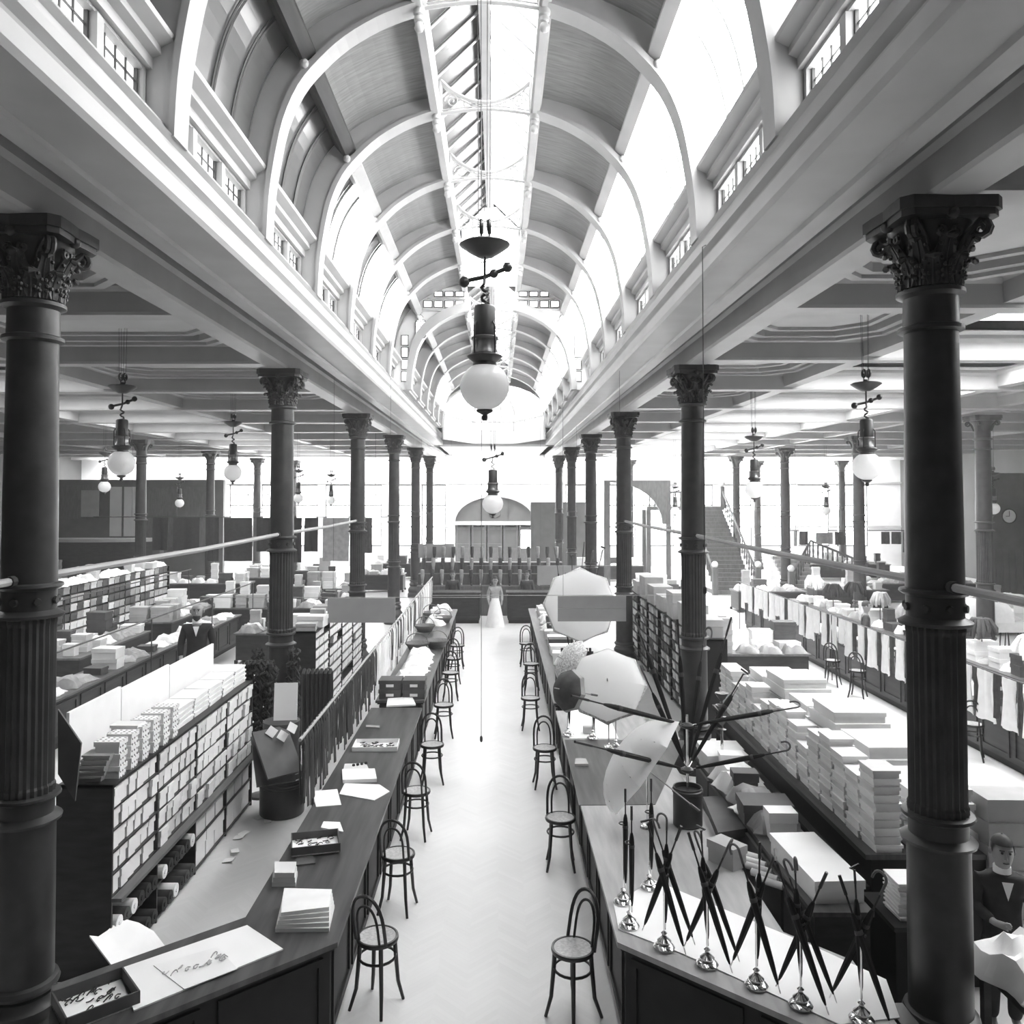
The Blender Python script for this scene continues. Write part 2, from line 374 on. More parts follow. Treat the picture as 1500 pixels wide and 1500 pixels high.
def bay(s_, y0, y1, IN, OUT, idx, second=False):
    global wn
    L_ = y1-y0; k5 = OUT[2:6]
    # clerestory window of three leaded lights with its sill and head moulding
    W_ = struct('window_%d' % wn, '%s clerestory window of three leaded lights under the roof glazing' % ('left' if s_ < 0 else 'right'), (CX+s_*OUT[0][0], (y0+y1)/2, H)); wn += 1
    h = L_/2-.12; zb, zt = OUT[0][1], OUT[2][1]; zs = zb+.13; zh = zb+(.53 if not second else .42)
    X = lambda a_, b_: (min(s_*a_, s_*b_), max(s_*a_, s_*b_))
    b = MB(); b.box(*X(.0, .12), -h-.12, h+.12, zb, zs); b.box(*X(.0, .12), -h-.12, h+.12, zh, zt)
    for t in range(4):
        y = -h+t*2*h/3; b.box(*X(-.02 if t in (1, 2) else 0, .1), y-.05, y+.05, zs, zh)
    b.box(*X(0, .12), -h-.12, -h, zs, zh); b.box(*X(0, .12), h, h+.12, zs, zh)
    b.build('window_frame', 'paint', W_)
    b = MB(); b.prism([(s_*x, z) for x, z in ((.02, zb+.01), (-.10, zb+.01), (-.10, zb+.05), (-.15, zb+.08), (-.15, zb+.115), (-.07, zb+.15), (.02, zb+.15))], -h-.02, h+.02); b.build('sill', 'paint', W_)
    b = MB(); b.prism([(s_*x, z) for x, z in ((.02, zh+.03), (-.05, zh+.03), (-.05, zh+.12), (-.12, zh+.15), (-.12, zh+.21), (-.22, zh+.26), (-.23, zh+.30), (-.19, zh+.33), (.02, zh+.34))], -h-.02, h+.02); b.build('head_moulding', 'paint', W_)
    for t in range(3):
        ya, yb = -h+t*2*h/3+.05, -h+(t+1)*2*h/3-.05
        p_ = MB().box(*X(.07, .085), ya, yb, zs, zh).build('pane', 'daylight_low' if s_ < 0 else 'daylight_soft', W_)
        lb = MB()
        for g in (1, 2, 3): y = ya+(yb-ya)*g/4; lb.box(*X(.055, .07), y-.006, y+.006, zs, zh)
        for g in (1, 2, 3): z = zs+(zh-zs)*g/4; lb.box(*X(.055, .07), ya, yb, z-.006, z+.006)
        for y in (ya, yb): lb.box(*X(.04, .075), y-.02, y+.02, zs, zh)
        lb.build('leading', 'frame_dark', p_)
    # roof glazing in four panes with bars
    crv = cr(OUT, 3)[6:16]
    nP = 4
    for t in range(nP):
        ya, yb = y0+.1+(L_-.2)*t/nP, y0+.1+(L_-.2)*(t+1)/nP
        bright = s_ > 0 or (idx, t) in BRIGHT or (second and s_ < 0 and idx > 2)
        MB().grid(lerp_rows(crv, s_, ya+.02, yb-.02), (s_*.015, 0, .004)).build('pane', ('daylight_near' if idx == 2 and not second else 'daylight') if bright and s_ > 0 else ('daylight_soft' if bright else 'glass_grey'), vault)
        if t:
            g = MB(); cin = [lerp(p, q, .88) for p, q in zip([(p[0]-.07, p[1]-.03) for p in crv], crv)]
            for dy in (-.035, .02): g.tube([(CX+s_*(p[0]-.02), ya+dy, H+p[1]-.01) for p in crv], .014, 4)
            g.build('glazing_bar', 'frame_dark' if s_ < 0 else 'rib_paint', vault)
    # purlin with turned bosses
    p = OUT[5]; n_ = (-.62, -.78); b = MB()
    c0 = (p[0]-.10, p[1]-.09); u = (.77, -.63); v = (.63, .77)
    poly = [(c0[0]+a_*u[0]+q*v[0], c0[1]+a_*u[1]+q*v[1]) for a_, q in ((-.11,.12),(-.11,-.10),(-.08,-.14),(.08,-.14),(.11,-.10),(.11,.12))]
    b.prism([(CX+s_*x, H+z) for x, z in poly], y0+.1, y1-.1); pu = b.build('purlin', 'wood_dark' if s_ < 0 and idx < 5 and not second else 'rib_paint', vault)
    MB().ball((CX+s_*(c0[0]-.03), y1-.16, H+c0[1]-.19), .055, 8, 6).build('boss', 'paint', pu, True)
    # boarded part of the vault
    MB().grid(lerp_rows(cr(OUT, 3)[15:], s_, y0+.08, y1-.08), (s_*.03, 0, .03)).build('board_panel', 'boards', vault)
BRIGHT = {(5, 2), (5, 3), (7, 3), (6, 3)}
ml = {s_: rib_mesh(s_, RIN, ROUT) for s_ in (-1, 1)}
ml2 = {s_: rib_mesh(s_, IN2, OUT2) for s_ in (-1, 1)}
for i, y in enumerate(ribs1):
    for s_ in (-1, 1):
        inst('rib', ml[s_], vault, (0, y, 0))
        y1 = ribs1[i+1] if i+1 < len(ribs1) else scr_y
        if i < 2:        # unseen bays over the gallery, boarded to keep the near ceiling dark
            MB().grid(lerp_rows(ROUT, s_, y, y1), (s_*.03, 0, .03)).build('board_panel', 'boards', vault); continue
        bay(s_, y, y1, RIN, ROUT, i)
for i, y in enumerate(ribs2):
    for s_ in (-1, 1):
        inst('rib', ml2[s_], vault, (0, y, 0))
        if i+1 < len(ribs2): bay(s_, y, ribs2[i+1], IN2, OUT2, i, True)
# lantern edge beams, turned pendants, scrolled tie brackets
pend = MB().lathe([(.02,-.30),(.045,-.285),(.06,-.25),(.045,-.20),(.025,-.185),(.055,-.17),(.06,-.13),(.03,-.115),(.065,-.10),(.07,-.02),(.07,.22)], 10).mesh('pendant', 'paint', True)
def bracket_mesh(hw, z0, up):
    b = MB(); N = 12
    lo = [(-hw+2*hw*k/N, 0, z0+.07*math.sin(PI*k/N)) for k in range(N+1)]
    hi = [(-hw+2*hw*k/N, 0, z0+up-(up-.17)*math.sin(PI*k/N)**.8) for k in range(N+1)]
    for P_, r in ((lo, .028), (hi, .032), ([(q[0], 0, q[2]+.05) for q in lo], .012), ([(q[0], 0, q[2]-.055) for q in hi], .012)): b.tube(P_, r, 5)
    for s_ in (-1, 1):
        b.tube([(s_*hw, 0, z0), (s_*hw, 0, z0+up)], .03, 5)
        sp = [(s_*(hw-.17)+s_*(.11-.005*k)*math.cos(.55*k), 0, z0+.19+(.11-.005*k)*math.sin(.55*k)) for k in range(20)]
        b.tube(sp, .012, 4)
        sp = [(s_*(hw-.38)+s_*(.065-.004*k)*math.cos(.6*k+2), 0, z0+.155+(.065-.004*k)*math.sin(.6*k+2)) for k in range(14)]
        b.tube(sp, .01, 4)
    return b.mesh('bracket', 'rib_paint')
b1, b2 = bracket_mesh(.66, 5.60, .50), bracket_mesh(.60, 5.04, .42)
for ys, me, zz, xo in ((ribs1, b1, 5.62, .72), (ribs2, b2, 5.07, .65)):
    for y in ys:
        br = inst('bracket', me, vault, (CX, y, H))
        for s_ in (-1, 1): inst('pendant', pend, br, (s_*xo, 0, zz))
def lantern(y0, y1, hw, zb, rise, step, gable):
    for s_ in (-1, 1):
        MB().prism([(CX+s_*x, H+z) for x, z in ((hw, zb-.06), (hw+.03, zb-.10), (hw+.13, zb-.10), (hw+.16, zb), (hw+.12, zb+.20), (hw+.02, zb+.22), (hw, zb+.1))], y0, y1).build('lantern_beam', 'rib_paint', vault)
        MB().prism([(CX+s_*x, H+z) for x, z in ((hw+.03, zb+.2), (hw+.09, zb+.2), (hw+.09, zb+.42), (hw+.03, zb+.42))], y0, y1).build('lantern_curb', 'rib_paint', vault)
        n = int((y1-y0)/step)
        for k in range(n):
            ya = y0+(y1-y0)*k/n; yb = y0+(y1-y0)*(k+1)/n
            A, B = (hw+.06, zb+.42), (.06, zb+.42+rise)
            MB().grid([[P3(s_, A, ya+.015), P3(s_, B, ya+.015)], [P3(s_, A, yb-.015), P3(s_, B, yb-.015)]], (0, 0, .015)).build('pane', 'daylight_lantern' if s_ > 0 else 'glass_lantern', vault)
            if k: MB().tube([(CX+s_*(A[0]-.02), ya, H+A[1]-.03), (CX+s_*B[0], ya, H+B[1]-.03)], .022, 4).build('glazing_bar', 'rib_paint', vault)
    MB().box(CX-.08, CX+.08, y0, y1, H+zb+.42+rise-.14, H+zb+.42+rise+.05).build('ridge_beam', 'rib_paint', vault)
    if gable:
        n = 5
        for k in range(n):
            xa = -hw+2*hw*k/n; xb = xa+2*hw/n; zt = lambda x: zb+.42+rise*(1-abs(x)/hw)
            MB().prism([(CX+xa+.015, H+zb), (CX+xb-.015, H+zb), (CX+xb-.015, H+zt(xb)), (CX+xa+.015, H+zt(xa))], y1, y1+.02).build('pane', 'daylight_near', vault)
            if k: MB().box(CX+xa-.02, CX+xa+.02, y1-.03, y1+.03, H+zb, H+zt(xa)).build('glazing_bar', 'rib_paint', vault)
lantern(3.0, 18.6, .66, 5.68, .62, .62, True)
for s_ in (-1, 1):
    MB().prism([(CX+s_*x, H+z) for x, z in ((.66, 5.62), (.69, 5.58), (.79, 5.58), (.82, 5.68), (.78, 5.9), (.66, 5.9))], 18.6, scr_y).build('lantern_beam', 'rib_paint', vault)
MB().grid([[P3(-1, (.72, 5.9), 18.75), P3(1, (.72, 5.9), 18.75)], [P3(-1, (.72, 5.75), scr_y), P3(1, (.72, 5.75), scr_y)]], (0, 0, .02)).build('pane', 'daylight_soft', vault)
lantern(scr_y, ribs2[-1], .60, 5.12, .5, .7, False)
MB().box(CX-.8, CX+.8, BACK, 3.0, H+5.7, H+5.8).build('board_panel', 'boards', vault)  # unseen lantern stretch, boarded shut to darken the near ceiling
# roof slab outside the glazing keeps daylight out of the attic
# ---- stained-glass screen where the roof steps down
scr = struct('wall_screen', 'painted screen wall with stained glass where the roof steps down', (0, scr_y, 0))
b = MB()
A, B = [(2.66,2.89)] + [(p[0], p[1]+.02) for p in ROUT[1:]], IN2
rows = []
for k in range(10):
    rows.append((A[k], B[k]))
for k in range(9):
    q = [A[k], A[k+1], B[k+1], B[k]]
    for s_ in (-1, 1): b.prism([(CX+s_*x, H+z) for x, z in q], -.06, .06)
b.build('plaster', 'plaster', scr)
b = MB()
for k in range(9):
    q = [lerp(B[k], A[k], -.02), lerp(B[k+1], A[k+1], -.02), lerp(B[k+1], A[k+1], .3), lerp(B[k], A[k], .3)]
    for s_ in (-1, 1): b.prism([(CX+s_*x, H+z) for x, z in q], -.14, -.05)
b.build('archivolt', 'rib_paint', scr)
for s_ in (-1, 1):
    b = MB(); b.box(min(CX+s_*.7, CX+s_*2.05), max(CX+s_*.7, CX+s_*2.05), -.12, -.05, H+5.04, H+5.10); b.box(min(CX+s_*.7, CX+s_*1.75), max(CX+s_*.7, CX+s_*1.75), -.12, -.05, H+5.36, H+5.40); b.build('string_course', 'paint', scr)
    for k in range(4):
        x0 = .74+k*.29; xa, xb = sorted((CX+s_*x0, CX+s_*(x0+.25)))
        fr = MB(); fr.box(xa, xb, -.10, -.06, H+5.13, H+5.33); f_ = fr.build('window_frame', 'frame_dark', scr)
        MB().box(xa+.025, xb-.025, -.115, -.10, H+5.155, H+5.305).build('pane', 'daylight_low', f_)
        if k < 3:
            fr = MB(); fr.box(xa, xb, -.10, -.06, H+5.43, H+5.58); f_ = fr.build('window_frame', 'frame_dark', scr)
            MB().box(xa+.025, xb-.025, -.115, -.10, H+5.455, H+5.555).build('pane', 'daylight_low', f_)
    # trefoil lancet
    xc = CX+s_*1.93
    pts = [(-.15, 4.15), (.15, 4.35 if s_ < 0 else 4.15), (.15, 4.72), (.11, 4.80), (.06, 4.80), (.07, 4.88), (0, 4.95), (-.07, 4.88), (-.06, 4.80), (-.11, 4.80), (-.15, 4.72)]
    if s_ > 0: pts[0] = (-.15, 4.35)
    f_ = MB().prism([(xc+x, H+z) for x, z in pts], -.10, -.06).build('window_frame', 'frame_dark', scr)
    MB().prism([(xc+x*.84, H+4.55+(z-4.55)*.93) for x, z in pts], -.115, -.10).build('pane', 'daylight_low', f_)
    lb = MB()
    for z in (4.3, 4.45, 4.6, 4.75): lb.box(xc-.13, xc+.13, -.125, -.115, H+z-.006, H+z+.006)
    lb.box(xc-.006, xc+.006, -.125, -.115, H+4.3, H+4.9)
    lb.tube([(xc+.09*math.cos(q), -.12, H+4.72+.09*math.sin(q)) for q in [2*PI*k/10 for k in range(10)]], .007, 4, True); lb.build('leading', 'frame_dark', f_)
    for k in range(4):
        xa = CX+s_*2.36; za = 3.1+k*.33
        f_ = MB().box(xa-.1, xa+.1, -.10, -.06, H+za, H+za+.29).build('window_frame', 'frame_dark', scr)
        MB().box(xa-.075, xa+.075, -.115, -.10, H+za+.025, H+za+.265).build('pane', 'daylight_low', f_)
# ---- three-sided glazed apse
aps = struct('wall_apse', 'three-sided glazed apse closing the far end of the roof')
ay = ribs2[-1]
plan = [(CX-2.2, ay+.1), (CX-.98, ay+3.2), (CX+.98, ay+3.2), (CX+2.2, ay+.1)]
apex = Vector((CX, ay+.3, H+4.75))
for k in range(3):
    p, q = Vector((*plan[k], 0)), Vector((*plan[k+1], 0)); n = (q-p).normalized(); nn = Vector((n.y, -n.x, 0))
    def Q(t, z, o=0): r = p.lerp(q, t)+nn*o; return (r.x, r.y, H+z)
    b = MB(); b.grid([[Q(0, 2.4), Q(1, 2.4)], [Q(0, 2.98), Q(1, 2.98)]], nn*.1); b.grid([[Q(0, 3.42), Q(1, 3.42)], [Q(0, 3.56), Q(1, 3.56)]], nn*.14)
    for t in (0, .33, .67, 1): b.grid([[Q(max(0, t-.03), 2.98), Q(min(1, t+.03), 2.98)], [Q(max(0, t-.03), 3.42), Q(min(1, t+.03), 3.42)]], nn*.08)
    b.build('plaster', 'plaster', aps)
    for t in range(3):
        t0, t1 = t*.33+.05, (t+1)*.33-.04
        f_ = MB().grid([[Q(t0-.02, 2.98, -.02), Q(t1+.02, 2.98, -.02)], [Q(t0-.02, 3.42, -.02), Q(t1+.02, 3.42, -.02)]], nn*.02).build('window_frame', 'rib_paint', aps)
        MB().grid([[Q(t0, 3.02, .02), Q(t1, 3.02, .02)], [Q(t0, 3.38, .02), Q(t1, 3.38, .02)]], nn*.02).build('pane', 'daylight_low', f_)
    for t in range(3):
        ra = []
        for tt in (t/3+.01, (t+1)/3-.01):
            base = Vector(Q(tt, 3.56)); col_ = []
            for e in range(7):
                g = e/6; z = 3.56+(4.75-3.56)*math.sin(g*PI/2); pp = base.lerp(apex, 1-math.cos(g*PI/2)); col_.append((pp.x, pp.y, H+z))
            ra.append(col_)
        MB().grid(ra, (0, .01, .02)).build('pane', 'daylight_apse', aps)
    for tt in (0,) if k else (0,):
        base = Vector(Q(tt, 2.4, .05)); P_ = [base, Vector(Q(tt, 3.56, .05))]
        for e in range(1, 7):
            g = e/6; pp = Vector(Q(tt, 3.56)).lerp(apex, 1-math.cos(g*PI/2)); P_.append((pp.x, pp.y, H+3.56+1.19*math.sin(g*PI/2)))
        MB().tube(P_, .075, 6).build('rib', 'rib_paint', aps)

# ---- aisle ceilings: beams, octagonal coffers, roof-light wells
def oct_ring(hx, hy, c, z0, z1, t):
    def o8(x, y, cc, z): return [(x, -y+cc, z), (x, y-cc, z), (x-cc, y, z), (-x+cc, y, z), (-x, y-cc, z), (-x, -y+cc, z), (-x+cc, -y, z), (x-cc, -y, z)]
    k = t*.41
    A, B, C_, D = o8(hx, hy, c, z0), o8(hx-t, hy-t, c-k*.6, z0), o8(hx-t, hy-t, c-k*.6, z1), o8(hx, hy, c, z1)
    vs = A+B+C_+D; fs = []
    for r in range(4):
        for i in range(8): j = (i+1) % 8; fs.append((r*8+i, r*8+j, ((r+1) % 4)*8+j, ((r+1) % 4)*8+i))
    return vs, fs
for s_, X0, Y0, nm in ((-1, LX, LY0, 'left'), (1, RX, RY0, 'right')):
    ce = struct('ceiling', 'beamed %s aisle ceiling with octagonal coffers and roof lights' % nm)
    ws = WL if s_ < 0 else WR
    xs = lambda a_, b_: (min(X0+s_*a_, X0+s_*b_), max(X0+s_*a_, X0+s_*b_))
    # glowing panes added under the slab to whiten the far wall
    fx0, fx1 = sorted((X0+s_*1.0, ws-s_*1.5)); nfs = 8
    for g in range(nfs): MB().box(fx0+(fx1-fx0)*g/nfs+.05, fx0+(fx1-fx0)*(g+1)/nfs-.05, 51.6, 54.6, CZ-.03, CZ-.01).build('pane', 'daylight', ce)
    # slab pieces around the wells
    w0, w1 = (5.4, 9.3) if s_ < 0 else (3.4, 7.4)
    ys = [Y0+SP*.5*k for k in range(-3, 13)]
    b = MB(); b.box(*xs(-.6, w0), BACK, FAR, CZ, CZ+.15); x0_, x1_ = xs(w1, 0); b.box(min(X0+s_*w1, ws), max(X0+s_*w1, ws), BACK, FAR, CZ, CZ+.15)
    for y in ys: b.box(*xs(w0, w1), y-.7, y+.7, CZ, CZ+.15)
    b.box(*xs(w0, w1), BACK, ys[1]-.7+0, CZ, CZ+.15); b.box(*xs(w0, w1), ys[-1]+.7, FAR, CZ, CZ+.15)
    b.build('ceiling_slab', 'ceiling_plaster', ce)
    me_b = MB().prism([(-.16, -.42), (.16, -.42), (.17, -.38), (.17, -.12), (.24, -.06), (.24, .02), (-.24, .02), (-.24, -.06), (-.17, -.12), (-.17, -.38)], min(s_*.2, s_*(abs(ws-X0))), max(s_*.2, s_*abs(ws-X0)), 'x').mesh('cross_beam', 'paint')
    for y in ys: inst('cross_beam', me_b, ce, (X0, y, CZ))
    for dx in ((4.9, 9.75, 10.2, 16.5) if s_ < 0 else (3.05, 7.75, 10.15, 16.5)):
        MB().prism([(X0+s_*dx+x, CZ+z) for x, z in ((-.15, -.36), (.15, -.36), (.16, -.1), (.22, -.05), (.22, .02), (-.22, .02), (-.22, -.05), (-.16, -.1))], BACK, FAR).build('longitudinal_beam', 'paint', ce)
    b = MB()
    for t, (z0, z1, th) in enumerate(((-.16, .01, .10), (-.11, .01, .12), (-.05, .01, .10))):
        q = .0 if t == 0 else (.10 if t == 1 else .34); b.add(*oct_ring((1.95 if s_ < 0 else 1.28)-q, 1.5-q, .55-q*.35, z0, z1, th))
    me_c = b.mesh('coffer_moulding', 'paint')
    for k, y in enumerate(ys[:-1]):
        inst('coffer_moulding', me_c, ce, (X0+s_*(2.5 if s_ < 0 else 1.62), y+SP*.25, CZ))
        inst('coffer_moulding', me_c, ce, (X0+s_*13.2, y+SP*.25, CZ))
        if k < (4 if s_ < 0 else 3):
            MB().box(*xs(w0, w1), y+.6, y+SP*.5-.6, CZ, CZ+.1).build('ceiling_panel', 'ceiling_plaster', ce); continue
        a_, b_ = y+.7, y+SP*.5-.7
        x0_, x1_ = xs(w0, w1)
        wb = MB(); wb.box(x0_-.08, x0_, a_, b_, CZ, CZ+.7); wb.box(x1_, x1_+.08, a_, b_, CZ, CZ+.7); wb.box(x0_, x1_, a_-.08, a_, CZ, CZ+.7); wb.box(x0_, x1_, b_, b_+.08, CZ, CZ+.7)
        wl = wb.build('light_well', 'plaster', ce)
        for g in range(3):
            xa = x0_+(x1_-x0_)*g/3; MB().box(xa+.02, xa+(x1_-x0_)/3-.02, a_, b_, CZ+.66, CZ+.68).build('pane', 'daylight_side' if s_ < 0 else 'daylight_well', wl)
MB().box(CX-2.6, CX+2.6, 51.6, 54.6, CZ-.03, CZ-.01).build('pane', 'daylight', vault)  # middle of the added glowing strip that whitens the far wall
o = MB().box(CX-3.3, CX+3.3, NEND+.6, FAR, CZ, CZ+.15).build('ceiling', 'plaster'); tag(o, 'flat plaster ceiling between the roof opening and the far wall', None, None, 'structure')
# ================================================================== COLUMNS
def spiral(c, r, turns, n, plane_dir, s_=1):
    u = Vector(plane_dir).normalized(); out = []
    for k in range(n+1):
        q = k/n; rr = r*(1-.8*q); a = PI/2 + s_*2*PI*turns*q
        out.append(Vector(c) + u*rr*math.cos(a) + Vector((0,0,1))*rr*math.sin(a))
    return out
def leaf_mesh(h, w_, out):
    rows = []
    for k in range(7):
        t = k/6; z = h*(t if t < .85 else .85+.1*(t-.85)/.15-(t-.85)*.5)
        off = .012+out*max(0, t-.35)**1.6*1.9
        ww = w_*(.75+.5*math.sin(PI*min(1, t*1.1)))*(1 if t < .8 else 1-(t-.8)*3.2)*(1.12 if k % 2 else .9)
        rows.append([(off-.012, -ww, z), (off+.018, -ww*.5, z), (off+.005, 0, z), (off+.018, ww*.5, z), (off-.012, ww, z)])
    b = MB().grid(rows, (-.012, 0, 0)); t_ = rows[-2][2]
    b.tube([(t_[0]+.02, -w_*.55, t_[2]-.012), (t_[0]+.035, 0, t_[2]-.022), (t_[0]+.02, w_*.55, t_[2]-.012)], [.012, .026, .012], 7)
    b.tube([(r[2][0]+.004, 0, r[2][2]) for r in rows[:6]], [.012, .012, .011, .010, .009, .008], 5)
    for s_ in (-1, 1):
        for k in (1, 2, 3, 4): q = rows[k]; b.ball((q[3][0], s_*abs(q[4][1])*.8, q[3][2]+.012), .017, 6, 4)
    return b.mesh('leaf', 'iron', True)
LEAF1, LEAF2 = leaf_mesh(.26, .075, .10), leaf_mesh(.42, .07, .14)
def ring_prof(z, r, h, bulge): return [(r, z-h/2), (r+bulge*.7, z-h*.35), (r+bulge, z), (r+bulge*.7, z+h*.35), (r, z+h/2)]
cm = {}
cm['shaft'] = MB().lathe([(.225, .80), (.225, 1.4), (.222, 2.06)], 24).mesh('lower_shaft', 'iron', True)
b = MB().lathe([(.36, 0), (.36, .16), (.33, .2), (.31, .24), (.34, .30), (.34, .36), (.31, .42), (.27, .47), (.25, .52), (.28, .57), (.28, .62), (.245, .66), (.24, .70)], 24)
b.lathe(ring_prof(.765, .225, .09, .045), 24); cm['base'] = b.mesh('base', 'iron', True)
cm['flute'] = MB().lathe([(.215, 2.28), (.215, 2.34), (.205, 2.36), (.205, 3.64), (.212, 3.67), (.212, 3.72)], 48, flute=.075).mesh('fluted_shaft', 'iron')
cm['upper'] = MB().lathe([(.208, 3.98), (.204, 4.6), (.192, 5.98)], 24).mesh('upper_shaft', 'iron', True)
def band(z0, z1, r):
    b = MB().lathe([(r, z0), (r+.05, z0+.012), (r+.055, z0+.035), (r+.02, z0+.055), (r-.005, z0+.07), (r-.005, z1-.06), (r+.02, z1-.05), (r+.045, z1-.03), (r+.04, z1-.01), (r, z1)], 24)
    return b.mesh('ring_band', 'iron', True)
cm['band1'], cm['band2'] = band(2.05, 2.29, .215), band(3.70, 3.99, .21)
ro = MB()
for k in range(8):
    a = 2*PI*k/8; ro.tube([(.21*math.cos(a)+.0, .21*math.sin(a), 3.845+.0)]*1+[(.232*math.cos(a), .232*math.sin(a), 3.845)], [.034, .028], 8)
cm['ros'] = ro.mesh('rosettes', 'iron')
cm['neck'] = MB().lathe([(.195, 5.96), (.235, 5.975), (.235, 6.005), (.2, 6.02), (.196, 6.23), (.21, 6.24), (.245, 6.255), (.245, 6.285), (.2, 6.30)], 24).mesh('necking', 'iron', True)
cm['bell'] = MB().lathe([(.20, 6.28), (.20, 6.45), (.215, 6.6), (.25, 6.7), (.30, 6.76), (.30, 6.79)], 20).mesh('capital_bell', 'iron', True)
pts = []
for k in range(4):
    a = PI/4+k*PI/2
    for da, r in ((-.10, .47), (.10, .47), (.42, .385), (.785, .345), (1.15, .385)): pts.append((r*math.cos(a+da), r*math.sin(a+da)))
b = MB().prism(pts, 6.78, 6.83, 'z'); b.prism([(x*1.05, y*1.05) for x, y in pts], 6.83, 6.92, 'z'); cm['abacus'] = b.mesh('abacus', 'iron')
vb = MB()
for k in range(4):
    a = PI/4+k*PI/2; d = Vector((math.cos(a), math.sin(a), 0))
    for sg in (-1, 1):
        p = Vector((-d.y, d.x, 0))*sg
        P_ = [d*.20+Vector((0,0,6.50))+p*.06, d*.27+Vector((0,0,6.66))+p*.05] + spiral(d*.36+Vector((0,0,6.70))+p*.02, .07, 1.4, 12, d, -1)
        vb.tube(P_, [.022]*2+[.026-.001*q for q in range(13)], 6)
cm['vol'] = vb.mesh('volutes', 'iron', True)
ib = MB()
for k in range(4):
    a = k*PI/2; d = Vector((math.cos(a), math.sin(a), 0)); p = Vector((-d.y, d.x, 0))
    for sg in (-1, 1): ib.tube([d*.21+Vector((0,0,6.5))+p*.03*sg] + spiral(d*.285+Vector((0,0,6.68))+p*.065*sg, .045, 1.2, 9, p, sg), .016, 5)
    ib.ball(d*.33+Vector((0,0,6.80)), .05, 8, 6)
cm['inner'] = ib.mesh('helices', 'iron', True)
def column(loc, label, group=None, detail=2):
    c = thing('column', label, 'column', loc, 0, group)
    inst('base', cm['base'], c); inst('lower_shaft', cm['shaft'], c); inst('ring_band', cm['band1'], c); inst('fluted_shaft', cm['flute'], c)
    r = inst('ring_band', cm['band2'], c); inst('upper_shaft', cm['upper'], c); inst('necking', cm['neck'], c)
    if detail > 1: inst('rosettes', cm['ros'], r)
    k_ = inst('capital', cm['bell'], c); inst('abacus', cm['abacus'], c)
    inst('volutes', cm['vol'], k_)
    if detail > 1: inst('helices', cm['inner'], k_)
    if detail > 0:
        for k in range(8):
            a = PI/8+k*PI/4; inst('leaf', LEAF1, k_, (.2*math.cos(a), .2*math.sin(a), 6.30), (0, 0, a))
            a = k*PI/4; inst('leaf', LEAF2, k_, (.2*math.cos(a), .2*math.sin(a), 6.30), (0, 0, a))
    return c
ordn = ['first', 'second', 'third', 'fourth', 'fifth', 'sixth']
for k in range(6):
    column((LX, LY0+SP*k, 0), ('iron column with leafy capital beside the tall shelf of white boxes' if k == 0 else '%s iron column along the row beside the trimmings counter' % ordn[k]), 'nave columns', 2 if k < 3 else 1)
    column((RX, RY0+SP*k, 0), ('massive dark iron column behind the crossed umbrella stands' if k == 0 else '%s iron column along the row beside the umbrella counter' % ordn[k]), 'nave columns', 2 if k < 3 else 1)
for k in range(4): column((-14.3, 24.9+7.9*k, 0), 'slim dark column of the inner left row, among the hanging carpets', 'inner left columns', 0)
for k in range(4): column((13.5, 22.8+7.9*k, 0), 'grey column of the inner right row, behind the hung white undergarments', 'inner right columns', 0)
column((-8.6, 50, 0), 'pale column before the far windows, near the hung dark cloths', 'columns before the far windows', 0)
column((-13.0, 52, 0), 'pale column before the far windows, near the hung dark cloths', 'columns before the far windows', 0)
for x, y in ((8.2, 51), (16.6, 52.5), (21.8, 52)): column((x, y, 0), 'pale column standing before the bright windows beyond the staircase', 'columns beyond the staircase', 0)

# poles between the nave columns
for s_, X, Y0 in ((-1, LX, LY0), (1, RX, RY0)):
    side = 'left' if s_ < 0 else 'right'
    ends = [BACK+.3] + [Y0+SP*k for k in range(3)]
    for k in range(3):
        y0, y1 = ends[k]+.24 if k else ends[0], ends[k+1]-.24
        xo = X + s_*.0
        t = thing('curtain_pole', ['pale round pole running from the first column of the %s row toward the gallery', 'pale round pole spanning the first bay between %s nave columns', 'pale round pole spanning the second bay between %s nave columns'][k] % side, 'pole', (xo, y0, 4.02))
        MB().tube([(0, 0, 0), (0, (y1-y0)*.5, -.02), (0, y1-y0, 0)], .033, 8).build('rod', 'wood_pale', t)
        for yy in (.02, y1-y0-.02): MB().tube([(0, yy-.03, 0), (0, yy+.03, 0)], .045, 10).build('socket', 'iron', t)

